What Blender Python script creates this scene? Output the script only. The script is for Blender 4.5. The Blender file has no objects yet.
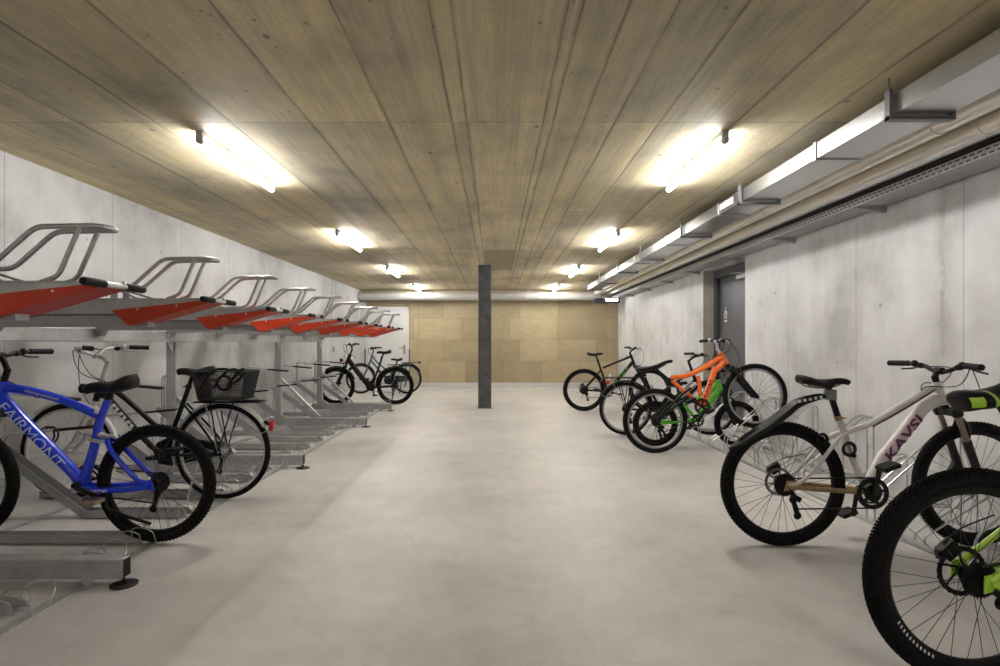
import bpy, math, random
from mathutils import Vector, Matrix
random.seed(7)
C = bpy.context.scene.collection
PI = math.pi
F = 555.0                      # focal length in pixels of the 1000 px wide frame
CX, CY, CAMH = 495.0, 343.0, 1.15

# ------------------------------------------------------------------ materials
def new_mat(name):
    m = bpy.data.materials.new(name); m.use_nodes = True
    nt = m.node_tree
    return m, nt, nt.nodes['Principled BSDF']

def mat(name, col, rough=.5, metal=0., var=.06, scale=30., bump=0., coat=0., spec=.5):
    """plain procedural material: colour and roughness broken up by noise"""
    m, nt, b = new_mat(name)
    n = nt.nodes.new('ShaderNodeTexNoise'); n.inputs['Scale'].default_value = scale; n.inputs['Detail'].default_value = 4
    tc = nt.nodes.new('ShaderNodeTexCoord'); nt.links.new(tc.outputs['Object'], n.inputs['Vector'])
    r = nt.nodes.new('ShaderNodeValToRGB')
    r.color_ramp.elements[0].position = .3; r.color_ramp.elements[1].position = .7
    r.color_ramp.elements[0].color = tuple(max(0, c * (1 - var)) for c in col) + (1,)
    r.color_ramp.elements[1].color = tuple(min(1, c * (1 + var)) for c in col) + (1,)
    nt.links.new(n.outputs['Fac'], r.inputs['Fac']); nt.links.new(r.outputs['Color'], b.inputs['Base Color'])
    b.inputs['Roughness'].default_value = rough; b.inputs['Metallic'].default_value = metal
    b.inputs['Specular IOR Level'].default_value = spec
    if coat: b.inputs['Coat Weight'].default_value = coat; b.inputs['Coat Roughness'].default_value = .1
    if bump:
        bp = nt.nodes.new('ShaderNodeBump'); bp.inputs['Strength'].default_value = bump; bp.inputs['Distance'].default_value = .002
        nt.links.new(n.outputs['Fac'], bp.inputs['Height']); nt.links.new(bp.outputs['Normal'], b.inputs['Normal'])
    return m

class NT:
    """small node helper"""
    def __init__(s, nt): s.nt = nt
    def n(s, t, **kw):
        x = s.nt.nodes.new(t)
        for k, v in kw.items():
            if k in x.inputs: x.inputs[k].default_value = v
            else: setattr(x, k, v)
        return x
    def l(s, a, b): s.nt.links.new(a, b)
    def val(s, v, sock):
        if isinstance(v, (int, float, tuple)): sock.default_value = v
        else: s.l(v, sock)
    def math(s, op, a, b=0.):
        x = s.nt.nodes.new('ShaderNodeMath'); x.operation = op
        s.val(a, x.inputs[0]); s.val(b, x.inputs[1]); return x.outputs[0]
    def mix(s, f, a, b, mode='MIX'):
        x = s.nt.nodes.new('ShaderNodeMix'); x.data_type = 'RGBA'; x.blend_type = mode
        s.val(f, x.inputs[0]); s.val(a, x.inputs[6]); s.val(b, x.inputs[7]); return x.outputs[2]
    def ramp(s, f, stops):
        x = s.nt.nodes.new('ShaderNodeValToRGB'); e = x.color_ramp.elements
        while len(e) < len(stops): e.new(.5)
        for i, (p, c) in enumerate(stops):
            e[i].position = p; e[i].color = c if len(c) == 4 else tuple(c) + (1,)
        s.l(f, x.inputs[0]); return x.outputs[0]
    def xyz(s, sx=(0, 1.), sy=(1, 1.), sz=(2, 1.), off=(0, 0, 0)):
        tc = s.n('ShaderNodeTexCoord'); sp = s.n('ShaderNodeSeparateXYZ'); s.l(tc.outputs['Object'], sp.inputs[0])
        cb = s.n('ShaderNodeCombineXYZ')
        for i, (a, k) in enumerate((sx, sy, sz)):
            s.l(s.math('ADD', s.math('MULTIPLY', sp.outputs[a], k), off[i]), cb.inputs[i])
        return cb.outputs[0]
    def noise(s, vec, scale, detail=4., rough=.55, out='Fac'):
        x = s.n('ShaderNodeTexNoise', Scale=scale, Detail=detail, Roughness=rough); s.l(vec, x.inputs['Vector']); return x.outputs[out]

G = lambda v: (v, v, v)

def ceiling_material():
    m, nt, b = new_mat('board marked concrete'); T = NT(nt)
    tc = T.n('ShaderNodeTexCoord'); sp = T.n('ShaderNodeSeparateXYZ'); T.l(tc.outputs['Object'], sp.inputs[0])
    X, Y = sp.outputs[0], sp.outputs[1]
    # joints between the formwork boards, cast into the slab at uneven widths
    lines = (-3.05, -2.58, -2.10, -1.63, -1.14, -.657, -.267, -.175, .295, .355, .54, .737, 1.016, 1.49, 1.96, 2.44, 2.9)
    wob = T.math('MULTIPLY', T.math('SUBTRACT', T.noise(T.xyz((0, .5), (1, 1.6), (2, 0.)), 1., 3.), .5), .018)
    Xw = T.math('ADD', X, wob); d = None
    for k, x in enumerate(lines):
        a = T.math('ABSOLUTE', T.math('SUBTRACT', Xw, x)); d = a if d is None else T.math('MINIMUM', d, a)
    jm = T.noise(T.xyz((0, 3.), (1, 1.3), (2, 0.), (2, 5, 0)), 1., 4., .6)
    joint = T.math('MULTIPLY', T.ramp(d, [(.002, G(1.)), (.006, G(.3)), (.022, G(0.))]), T.ramp(jm, [(.25, G(.35)), (.6, G(1.))]))
    # cross joints every 2.34 m
    fy = T.math('ABSOLUTE', T.math('SUBTRACT', T.math('FRACT', T.math('ADD', T.math('DIVIDE', T.math('SUBTRACT', Y, 3.43), 2.34), 10.5)), .5))
    cross = T.math('MULTIPLY', T.ramp(fy, [(.0012, G(1.)), (.0035, G(0.))]), .55)
    # every board its own tone
    rp = T.n('ShaderNodeValToRGB'); e = rp.color_ramp; e.interpolation = 'CONSTANT'
    st = [0.] + [(x + 3.5) / 6.7 for x in lines]
    while len(e.elements) < len(st): e.elements.new(.5)
    for k, p in enumerate(st): e.elements[k].position = p; e.elements[k].color = G(k / 20.) + (1,)
    T.l(T.math('DIVIDE', T.math('ADD', X, 3.5), 6.7), rp.inputs[0])
    cb = T.n('ShaderNodeCombineXYZ'); T.l(T.math('MULTIPLY', rp.outputs[0], 57.), cb.inputs[0]); T.l(T.math('FLOOR', T.math('ADD', T.math('DIVIDE', T.math('SUBTRACT', Y, 3.43), 2.34), 10.)), cb.inputs[1])
    wn = T.n('ShaderNodeTexWhiteNoise', noise_dimensions='2D'); T.l(cb.outputs[0], wn.inputs['Vector'])
    c = T.ramp(wn.outputs['Value'], [(0., (.42, .37, .265)), (.5, (.495, .43, .29)), (1., (.56, .485, .31))])
    fib = T.noise(T.xyz((0, 55.), (1, 2.2), (2, 1.)), 1., 5., .65)
    c = T.mix(1., c, T.ramp(fib, [(.3, G(.85)), (.5, G(1.)), (.75, G(1.13))]), 'MULTIPLY')
    band = T.noise(T.xyz((0, 11.), (1, .35), (2, 1.)), 1., 3., .55)
    c = T.mix(1., c, T.ramp(band, [(.32, (.84, .85, .88)), (.5, (1., 1., 1.)), (.7, (1.12, 1.10, 1.04))]), 'MULTIPLY')
    bl = T.noise(T.xyz((0, 1.), (1, .7), (2, 1.), (3, 7, 0)), 1.6, 8., .66)
    c = T.mix(1., c, T.ramp(bl, [(.3, (.66, .67, .70)), (.5, (1., 1., 1.)), (.70, (1.24, 1.20, 1.08))]), 'MULTIPLY')
    gr = T.noise(T.xyz(), 48., 5., .7)
    c = T.mix(1., c, T.ramp(gr, [(.3, G(.93)), (.7, G(1.06))]), 'MULTIPLY')
    for sc_, r0, th in ((4.2, .05, .50), (11., .07, .53)):
        vo = T.n('ShaderNodeTexVoronoi', Scale=sc_); T.l(T.xyz((0, 1.), (1, .75), (2, 0.)), vo.inputs['Vector'])
        dot = T.ramp(vo.outputs['Distance'], [(r0, G(1.)), (r0 * 1.7, G(0.))])
        dm = T.ramp(T.noise(T.xyz((0, 1.), (1, 1.), (2, 1.), (sc_, 3, 0)), 2.2), [(th, G(0.)), (th + .05, G(1.))])
        c = T.mix(T.math('MULTIPLY', T.math('MULTIPLY', dot, dm), .75), c, (.13, .11, .08, 1))
    mk = T.math('MULTIPLY', T.math('LESS_THAN', T.math('ABSOLUTE', T.math('SUBTRACT', X, .075)), .235), T.math('LESS_THAN', T.math('ABSOLUTE', T.math('SUBTRACT', Y, 9.28)), 1.17))
    c = T.mix(T.math('MULTIPLY', mk, .7), c, (.25, .205, .125, 1))     # one board cast darker
    jj = T.math('MAXIMUM', joint, cross)
    c = T.mix(T.math('MULTIPLY', jj, .88), c, (.085, .075, .06, 1))
    T.l(c, b.inputs['Base Color']); b.inputs['Roughness'].default_value = .72
    bp = T.n('ShaderNodeBump', Strength=.35, Distance=.004)
    T.l(T.math('SUBTRACT', T.math('MULTIPLY', fib, .5), jj), bp.inputs['Height']); T.l(bp.outputs['Normal'], b.inputs['Normal'])
    return m

def wall_material(name, base, axis=1, pitch=1.12, off=0., stain=None):
    m, nt, b = new_mat(name); T = NT(nt)
    bv = T.xyz((axis, 1.), (2, 1.), (2, 0.), (off + pitch * 10, 20., 0))
    br = T.n('ShaderNodeTexBrick', offset=0.0); T.l(bv, br.inputs['Vector'])
    br.inputs['Scale'].default_value = 1.; br.inputs['Brick Width'].default_value = pitch; br.inputs['Row Height'].default_value = 60.
    br.inputs['Mortar Size'].default_value = .006; br.inputs['Mortar Smooth'].default_value = .5
    d = tuple(x * .93 for x in base)
    br.inputs['Color1'].default_value = base + (1,); br.inputs['Color2'].default_value = d + (1,)
    br.inputs['Mortar'].default_value = tuple(x * .62 for x in base) + (1,)
    ax = (axis, 1.)
    st = T.noise(T.xyz(ax, (2, .12), (0, 1.)), 7., 4., .6)
    c = T.mix(1., br.outputs['Color'], T.ramp(st, [(.3, G(.94)), (.7, G(1.05))]), 'MULTIPLY')
    bl = T.noise(T.xyz(), 1.3, 8., .66)
    c = T.mix(1., c, T.ramp(bl, [(.3, (.70, .69, .67)), (.5, (1., 1., 1.)), (.68, (1.13, 1.13, 1.14))]), 'MULTIPLY')
    vo = T.n('ShaderNodeTexVoronoi', Scale=3.2); T.l(T.xyz(), vo.inputs['Vector'])
    dot = T.ramp(vo.outputs['Distance'], [(.05, G(1.)), (.07, G(0.))])
    dmask = T.ramp(T.noise(T.xyz(), 2.1), [(.36, G(0.)), (.42, G(1.))])
    c = T.mix(T.math('MULTIPLY', T.math('MULTIPLY', dot, dmask), .65), c, (.2, .19, .175, 1))
    v2 = T.n('ShaderNodeTexVoronoi', Scale=14.); T.l(T.xyz(), v2.inputs['Vector'])
    d2 = T.ramp(v2.outputs['Distance'], [(.05, G(1.)), (.09, G(0.))])
    m2 = T.ramp(T.noise(T.xyz(), 3.3), [(.52, G(0.)), (.57, G(1.))])
    c = T.mix(T.math('MULTIPLY', T.math('MULTIPLY', d2, m2), .4), c, (.25, .24, .22, 1))
    if stain is not None:      # rough leached joint
        tcs = T.n('ShaderNodeTexCoord'); sps = T.n('ShaderNodeSeparateXYZ'); T.l(tcs.outputs['Object'], sps.inputs[0])
        wv = T.math('MULTIPLY', T.math('SUBTRACT', T.noise(T.xyz((1, 3.), (2, 4.), (0, 0.)), 1., 6., .7), .5), .09)
        ds = T.math('ABSOLUTE', T.math('ADD', T.math('SUBTRACT', sps.outputs[1], stain), wv))
        ms = T.math('MULTIPLY', T.ramp(ds, [(.006, G(1.)), (.03, G(.45)), (.10, G(0.))]), T.ramp(T.noise(T.xyz(), 9., 6., .7), [(.35, G(.2)), (.65, G(1.))]))
        c = T.mix(T.math('MULTIPLY', ms, .75), c, (.26, .235, .205, 1))
    T.l(c, b.inputs['Base Color']); b.inputs['Roughness'].default_value = .62
    bp = T.n('ShaderNodeBump', Strength=.25, Distance=.003)
    T.l(T.math('SUBTRACT', T.noise(T.xyz(), 40.), br.outputs['Fac']), bp.inputs['Height']); T.l(bp.outputs['Normal'], b.inputs['Normal'])
    return m

def floor_material():
    m, nt, b = new_mat('power floated concrete'); T = NT(nt)
    v = T.xyz()
    a = T.noise(v, .55, 8., .62); c2 = T.noise(T.xyz((0, .9), (1, 1.2)), 1.7, 8., .66); fine = T.noise(v, 9., 6., .7)
    c = T.ramp(a, [(.3, (.455, .436, .42)), (.5, (.555, .532, .513)), (.7, (.63, .605, .585))])
    c = T.mix(1., c, T.ramp(c2, [(.3, G(.84)), (.5, G(1.)), (.72, G(1.12))]), 'MULTIPLY')
    c = T.mix(1., c, T.ramp(fine, [(.3, G(.94)), (.7, G(1.05))]), 'MULTIPLY')
    w = T.noise(T.xyz((0, 1.), (1, 1.), (2, 1.), (9, 4, 0)), 1.1, 3., .5)
    ring = T.ramp(w, [(.485, G(1.)), (.5, G(.93)), (.515, G(1.))])
    c = T.mix(.8, c, ring, 'MULTIPLY')
    # patches of the floor were towelled smoother: slightly darker streaks
    T.l(c, b.inputs['Base Color'])
    T.l(T.ramp(c2, [(.3, G(.40)), (.7, G(.54))]), b.inputs['Roughness'])
    b.inputs['Specular IOR Level'].default_value = .5
    bp = T.n('ShaderNodeBump', Strength=.08, Distance=.003); T.l(fine, bp.inputs['Height']); T.l(bp.outputs['Normal'], b.inputs['Normal'])
    return m

def panel_material():
    m, nt, b = new_mat('wood wool boards'); T = NT(nt)
    bv = T.xyz((0, 1.), (2, 1.), (1, 0.), (20.35, 5.6 - .115, 0))
    br = T.n('ShaderNodeTexBrick', offset=.42, offset_frequency=2, squash=1.25, squash_frequency=3); T.l(bv, br.inputs['Vector'])
    br.inputs['Scale'].default_value = 1.; br.inputs['Brick Width'].default_value = 1.0; br.inputs['Row Height'].default_value = .56
    br.inputs['Mortar Size'].default_value = .004; br.inputs['Mortar Smooth'].default_value = .3; br.inputs['Bias'].default_value = -.2
    br.inputs['Color1'].default_value = (.45, .375, .235, 1); br.inputs['Color2'].default_value = (.30, .245, .15, 1)
    br.inputs['Mortar'].default_value = (.24, .20, .13, 1)
    f = T.noise(T.xyz(), 45., 6., .75); g = T.noise(T.xyz((0, 1.), (2, 2.), (1, 1.)), 3., 5., .6)
    c = T.mix(1., br.outputs['Color'], T.ramp(f, [(.3, G(.85)), (.7, G(1.14))]), 'MULTIPLY')
    c = T.mix(1., c, T.ramp(g, [(.3, G(.9)), (.7, G(1.09))]), 'MULTIPLY')
    vo = T.n('ShaderNodeTexVoronoi', Scale=1.6); T.l(T.xyz((0, 1.), (2, 1.), (1, 0.)), vo.inputs['Vector'])
    c = T.mix(T.ramp(vo.outputs['Distance'], [(.03, G(.7)), (.05, G(0.))]), c, (.6, .55, .42, 1))
    T.l(c, b.inputs['Base Color']); b.inputs['Roughness'].default_value = .85
    return m

def galv_material(name='galvanised steel', lo=.36, hi=.50, rough=.42, metal=.5, scale=9.):
    m, nt, b = new_mat(name); T = NT(nt)
    vo = T.n('ShaderNodeTexVoronoi', Scale=scale * 6); T.l(T.xyz(), vo.inputs['Vector'])
    n = T.noise(T.xyz(), scale, 5., .6)
    c = T.ramp(n, [(.3, (lo, lo * 1.01, lo * 1.02)), (.7, (hi, hi * 1.005, hi * 1.01))])
    c = T.mix(.12 if scale < 2 else .25, c, T.ramp(vo.outputs['Color'], [(0., G(lo * .8)), (1., G(hi * 1.15))]))
    T.l(c, b.inputs['Base Color']); b.inputs['Metallic'].default_value = metal
    b.inputs['Roughness'].default_value = rough
    return m

def perforated_material():
    m, nt, b = new_mat('perforated galvanised sheet'); T = NT(nt)
    br = T.n('ShaderNodeTexBrick', offset=.5); 
    sp = T.n('ShaderNodeSeparateXYZ'); tc = T.n('ShaderNodeTexCoord'); T.l(tc.outputs['Object'], sp.inputs[0])
    cb = T.n('ShaderNodeCombineXYZ'); T.l(T.math('ADD', sp.outputs[1], 20.), cb.inputs[0])
    T.l(T.math('ADD', T.math('ADD', sp.outputs[0], sp.outputs[2]), 5.), cb.inputs[1]); T.l(cb.outputs[0], br.inputs['Vector'])
    br.inputs['Scale'].default_value = 1.; br.inputs['Brick Width'].default_value = .055; br.inputs['Row Height'].default_value = .028
    br.inputs['Mortar Size'].default_value = .0095; br.inputs['Mortar Smooth'].default_value = .1
    c = T.mix(br.outputs['Fac'], (.03, .03, .03, 1), (.55, .55, .56, 1))
    T.l(c, b.inputs['Base Color']); T.l(T.math('MULTIPLY', br.outputs['Fac'], .35), b.inputs['Metallic']); b.inputs['Roughness'].default_value = .45
    return m

def emit(name, col, s):
    m = bpy.data.materials.new(name); m.use_nodes = True; nt = m.node_tree; nt.nodes.clear()
    o = nt.nodes.new('ShaderNodeOutputMaterial'); e = nt.nodes.new('ShaderNodeEmission')
    e.inputs[0].default_value = col + (1,); e.inputs[1].default_value = s; nt.links.new(e.outputs[0], o.inputs[0]); return m

M = dict(
    ceiling=ceiling_material(), floor=floor_material(), panels=panel_material(),
    wall_l=wall_material('left concrete', (.44, .435, .43), 1, 1.12, 5.08 * -1),
    wall_r=wall_material('right concrete', (.575, .57, .565), 1, 1.13, -4.92, 3.97),
    wall_x=wall_material('rear concrete', (.66, .65, .63), 0, 1.2, 0),
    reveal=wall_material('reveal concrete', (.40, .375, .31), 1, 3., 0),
    galv=galv_material(), galv_d=galv_material('dull galvanised channel', .32, .44, .5, .35),
    hang=mat('dark zinc hanger', (.17, .17, .175), .4, .5, .1, 20.), duct=galv_material('spiral duct sheet', .44, .49, .30, 1., 1.), tube=galv_material('bright zinc tube', .42, .58, .3, .85),
    perf=perforated_material(),
    pipe=mat('pale pipe lagging', (.82, .78, .72), .26, .5, .03, 3.), pipe_b=mat('grey rear pipe', (.46, .44, .42), .5, .1, .05, 4.),
    cable=mat('black cable', (.015, .015, .016), .6), orange=mat('orange red sheet', (.46, .035, .006), .38, 0, .05, 6.),
    grip=mat('black rubber grip', (.006, .006, .0065), .6, spec=.22), rubber=mat('tyre rubber', (.0052, .0052, .0052), .75, 0, .25, 60., spec=.2),
    column=mat('dark grey paint', (.075, .076, .08), .5, 0, .35, 7.), plate=mat('base grout', (.42, .35, .25), .8),
    white=mat('white paint', (.78, .78, .77), .4, 0, .02), door_w=mat('white door', (.66, .66, .65), .45, 0, .02, 2.),
    door_d=mat('dark grey door', (.08, .082, .09), .42, 0, .08, 3.), frame_d=mat('darker door frame', (.045, .046, .055), .45, 0, .08, 3.),
    base=mat('pale skirting', (.56, .56, .56), .6, 0, .05, 4.),
    lamp=emit('lit diffuser', (1., .985, .965), 24.), lampcap=mat('grey lamp cap', (.42, .42, .42), .5),
    sign=mat('white sign film', (.62, .62, .62), .5), lit=emit('lit panel', (1., 1., .97), 2.4),
    pale_patch=mat('white patch', (.8, .8, .78), .4), ink=mat('grey print', (.2, .2, .22), .6),
    black=mat('satin black', (.0048, .0048, .0052), .45, spec=.28), black_g=mat('gloss black', (.0045, .0045, .0055), .4, 0, .05, 30., 0, 0., .25),
    steel=mat('spoke steel', (.55, .55, .56), .3, .9), steel_d=mat('dark spoke', (.05, .05, .052), .4, .6),
    alu=mat('brushed aluminium', (.62, .62, .62), .34, .85), darkmetal=mat('dark drivetrain metal', (.013, .012, .011), .45, .4, .3, 60.),
    rust=mat('worn brown cassette', (.14, .10, .07), .5, .7, .4, 70.),
    blue=mat('bright blue paint', (.008, .045, .72), .26, 0, .05, 20., 0, .5), whitep=mat('white frame paint', (.72, .68, .66), .3, 0, .03, 20., 0, .4),
    lime=mat('lime green paint', (.36, .60, .03), .3, 0, .06, 20., 0, .4), green=mat('vivid green paint', (.13, .62, .03), .3, 0, .06, 20., 0, .4),
    orangep=mat('orange paint', (.95, .17, .012), .3, 0, .04, 20., 0, .4), tan=mat('tan tape', (.36, .24, .12), .6, 0, .3, 40.),
    purple=mat('plum print', (.10, .025, .075), .5), plum=mat('dark plum paint', (.022, .012, .022), .4), pink=mat('pale pink print', (.70, .52, .58), .5, 0, .25, 60.),
    bluegrey=mat('blue grey paint', (.055, .085, .12), .35), basket=mat('anthracite wire', (.03, .03, .033), .55),
    red=mat('red lens', (.5, .012, .012), .25), chrome=mat('silver mudguard', (.62, .62, .63), .28, .6),
    print_w=mat('white print', (.75, .76, .8), .4), print_b=mat('pale blue print', (.42, .55, .85), .4), print_r=mat('dark red print', (.22, .01, .01), .5),
    print_g=mat('green print', (.07, .38, .03), .45), amber=mat('amber reflector', (.75, .22, .01), .3), bronze=mat('smoky stanchion', (.34, .27, .20), .3, .7),
    greyr=mat('grey rim', (.34, .34, .34), .35, .6), grey=mat('mid grey plastic', (.2, .2, .2), .5),
)

# ------------------------------------------------------------------ mesh builder
class MB:
    def __init__(s): s.v = []; s.f = []
    def add(s, vs, fs):
        o = len(s.v); s.v += [tuple(x) for x in vs]; s.f += [tuple(i + o for i in q) for q in fs]; return s
    def box(s, c, d, mx=None):
        hx, hy, hz = d[0] / 2, d[1] / 2, d[2] / 2
        vs = [Vector((x, y, z)) for x in (-hx, hx) for y in (-hy, hy) for z in (-hz, hz)]
        if mx is not None: vs = [mx @ q for q in vs]
        vs = [q + Vector(c) for q in vs]
        return s.add(vs, [(0, 1, 3, 2), (4, 6, 7, 5), (0, 4, 5, 1), (2, 3, 7, 6), (0, 2, 6, 4), (1, 5, 7, 3)])
    def span(s, a, b): return s.box([(a[i] + b[i]) / 2 for i in range(3)], [abs(b[i] - a[i]) for i in range(3)])
    def bar(s, a, b, w, h, up=(0, 1, 0)):
        """rectangular bar from a to b; w along 'up' direction, h across"""
        a, b = Vector(a), Vector(b); x = (b - a); L = x.length; x.normalize(); y = Vector(up); y = (y - x * y.dot(x)).normalized(); z = x.cross(y)
        return s.box((a + b) / 2, (L, w, h), Matrix((x, y, z)).transposed())
    def tube(s, pts, r, n=10, closed=False, flat=1.):
        pts = [Vector(p) for p in pts]; k = len(pts)
        rs = r if isinstance(r, (list, tuple)) else [r] * k
        if len(rs) != k: rs = [rs[0] + (rs[-1] - rs[0]) * i / (k - 1) for i in range(k)]
        ts = []
        for i in range(k):
            a = pts[i - 1] if (i > 0 or closed) else pts[i]; b = pts[(i + 1) % k] if (i < k - 1 or closed) else pts[i]
            ts.append((b - a).normalized())
        t0 = ts[0]; u = Vector((0, 1, 0)) if abs(t0.y) < .9 else Vector((0, 0, 1))
        u = (u - t0 * u.dot(t0)).normalized()
        vs = []
        for i in range(k):
            t = ts[i]; u = (u - t * u.dot(t)).normalized(); w = t.cross(u)
            for j in range(n):
                a = 2 * PI * j / n; vs.append(pts[i] + (u * math.cos(a) * flat + w * math.sin(a)) * rs[i])
        fs = []
        for i in range(k if closed else k - 1):
            for j in range(n):
                a, b = i * n, ((i + 1) % k) * n; fs.append((a + j, a + (j + 1) % n, b + (j + 1) % n, b + j))
        if not closed: fs += [tuple(range(n))[::-1], tuple(range((k - 1) * n, k * n))]
        return s.add(vs, fs)
    def lathe(s, prof, c=(0, 0, 0), n=32, closed=False, axis='y'):
        """prof: (radius, axial) pairs"""
        vs = []; k = len(prof)
        for i in range(n):
            a = 2 * PI * i / n; ca, sa = math.cos(a), math.sin(a)
            for (r, h) in prof:
                if axis == 'y': p = (r * ca, h, r * sa)
                elif axis == 'z': p = (r * ca, r * sa, h)
                else: p = (h, r * ca, r * sa)
                vs.append((p[0] + c[0], p[1] + c[1], p[2] + c[2]))
        fs = []
        for i in range(n):
            a, b = i * k, ((i + 1) % n) * k
            for j in range(k if closed else k - 1): fs.append((a + j, b + j, b + (j + 1) % k, a + (j + 1) % k))
        if not closed:
            if prof[0][0] > 1e-6: fs.append(tuple(i * k for i in range(n)))
            if prof[-1][0] > 1e-6: fs.append(tuple(i * k + k - 1 for i in range(n))[::-1])
        return s.add(vs, fs)
    def prism(s, poly, y0, y1):
        """polygon in x,z extruded along y"""
        n = len(poly); vs = [(x, y0, z) for x, z in poly] + [(x, y1, z) for x, z in poly]
        return s.add(vs, [tuple(range(n)), tuple(range(2 * n - 1, n - 1, -1))] + [(i, i + n, (i + 1) % n + n, (i + 1) % n) for i in range(n)])
    def ball(s, c, r, sc=(1, 1, 1), n=12):
        k = n // 2; vs = []
        for i in range(1, k):
            t = PI * i / k
            for j in range(n):
                a = 2 * PI * j / n; vs.append((c[0] + r * sc[0] * math.sin(t) * math.cos(a), c[1] + r * sc[1] * math.sin(t) * math.sin(a), c[2] + r * sc[2] * math.cos(t)))
        top, bot = len(vs), len(vs) + 1
        vs += [(c[0], c[1], c[2] + r * sc[2]), (c[0], c[1], c[2] - r * sc[2])]
        fs = [(i * n + j, (i + 1) * n + j, (i + 1) * n + (j + 1) % n, i * n + (j + 1) % n) for i in range(k - 2) for j in range(n)]
        fs += [(top, j, (j + 1) % n) for j in range(n)] + [(bot, (k - 2) * n + (j + 1) % n, (k - 2) * n + j) for j in range(n)]
        return s.add(vs, fs)
    def build(s, name, m, parent=None, smooth=True, bevel=0, ang=40):
        me = bpy.data.meshes.new(name); me.from_pydata(s.v, [], s.f); me.validate(); me.update()
        import bmesh
        bm = bmesh.new(); bm.from_mesh(me); bmesh.ops.recalc_face_normals(bm, faces=bm.faces); bm.to_mesh(me); bm.free()
        me.materials.append(M[m] if isinstance(m, str) else m)
        if smooth:
            for p in me.polygons: p.use_smooth = True
            me.set_sharp_from_angle(angle=math.radians(ang))
        o = bpy.data.objects.new(name, me); C.objects.link(o)
        if parent is not None: o.parent = parent
        if bevel:
            b = o.modifiers.new('edge', 'BEVEL'); b.width = bevel; b.segments = 2; b.limit_method = 'ANGLE'
        return o

def spl(pts, m=6, closed=False):
    """Catmull-Rom through the points"""
    pts = [Vector(p) for p in pts]; n = len(pts); out = []
    for i in range(n if closed else n - 1):
        if closed: p0, p1, p2, p3 = pts[i - 1], pts[i], pts[(i + 1) % n], pts[(i + 2) % n]
        else: p0, p1, p2, p3 = pts[max(i - 1, 0)], pts[i], pts[i + 1], pts[min(i + 2, n - 1)]
        for j in range(m):
            t = j / m
            out.append(.5 * ((2 * p1) + (p2 - p0) * t + (2 * p0 - 5 * p1 + 4 * p2 - p3) * t * t + (3 * p1 - p0 - 3 * p2 + p3) * t ** 3))
    if not closed: out.append(pts[-1])
    return out

def fillet(pts, r, m=5):
    """polyline with rounded corners"""
    pts = [Vector(p) for p in pts]; out = [pts[0]]
    for i in range(1, len(pts) - 1):
        a, b, c = pts[i - 1], pts[i], pts[i + 1]; da, dc = (a - b), (c - b); k = min(r, da.length * .45, dc.length * .45)
        p, q = b + da.normalized() * k, b + dc.normalized() * k
        for j in range(m + 1):
            t = j / m; out.append(p * (1 - t) ** 2 + b * 2 * t * (1 - t) + q * t * t)
    return out + [pts[-1]]

def thing(name, label, cat, loc=(0, 0, 0), rot=(0, 0, 0), group=None):
    o = bpy.data.objects.new(name, None); C.objects.link(o); o.empty_display_size = .1
    o.location = loc; o.rotation_euler = rot; o['label'] = label; o['category'] = cat
    if group: o['group'] = group
    return o
def tag(o, label, cat, group=None, kind=None):
    o['label'] = label; o['category'] = cat
    if group: o['group'] = group
    if kind: o['kind'] = kind
    return o
def struct(o): o['kind'] = 'structure'; return o

def copy_tree(o, parent=None):
    c = o.copy(); C.objects.link(c)
    if parent is not None: c.parent = parent
    for ch in list(o.children): copy_tree(ch, c)
    return c

def wrap_text(name, s, size, m, parent, a, b, r, n, shear=0., cond=1., bold=0.):
    """letters wrapped on a tube from a towards b, facing n"""
    cu = bpy.data.curves.new(name, 'FONT'); cu.body = s; cu.size = size; cu.shear = shear; cu.space_character = cond; cu.resolution_u = 3; cu.offset = bold
    ob = bpy.data.objects.new(name, cu); C.objects.link(ob)
    bpy.context.view_layer.update()
    me = bpy.data.meshes.new_from_object(ob.evaluated_get(bpy.context.evaluated_depsgraph_get()))
    bpy.data.objects.remove(ob)
    import bmesh
    bm = bmesh.new(); bm.from_mesh(me); bmesh.ops.triangulate(bm, faces=bm.faces)
    for _ in range(3):      # fine enough to follow the round tube
        long_ = [e for e in bm.edges if e.calc_length() > size * .16]
        if long_: bmesh.ops.subdivide_edges(bm, edges=long_, cuts=1); bmesh.ops.triangulate(bm, faces=bm.faces)
    bm.to_mesh(me); bm.free()
    a, b, n = Vector(a), Vector(b), Vector(n); x = (b - a).normalized(); n = (n - x * n.dot(x)).normalized(); up = n.cross(x)
    xs = [v.co.x for v in me.vertices]; ys = [v.co.y for v in me.vertices]; x0 = min(xs); yc = (min(ys) + max(ys)) / 2
    k = (b - a).length / (max(xs) - x0)
    for v in me.vertices:
        t = (v.co.y - yc); ang = t / r if r else 0
        v.co = a + x * ((v.co.x - x0) * k) + (up * math.sin(ang) * (r + .0016) + n * math.cos(ang) * (r + .0016) if r else up * t + n * .0015)
    me.materials.clear(); me.materials.append(M[m]); me.update()
    o = bpy.data.objects.new(name, me); C.objects.link(o); o.parent = parent
    return o

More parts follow.
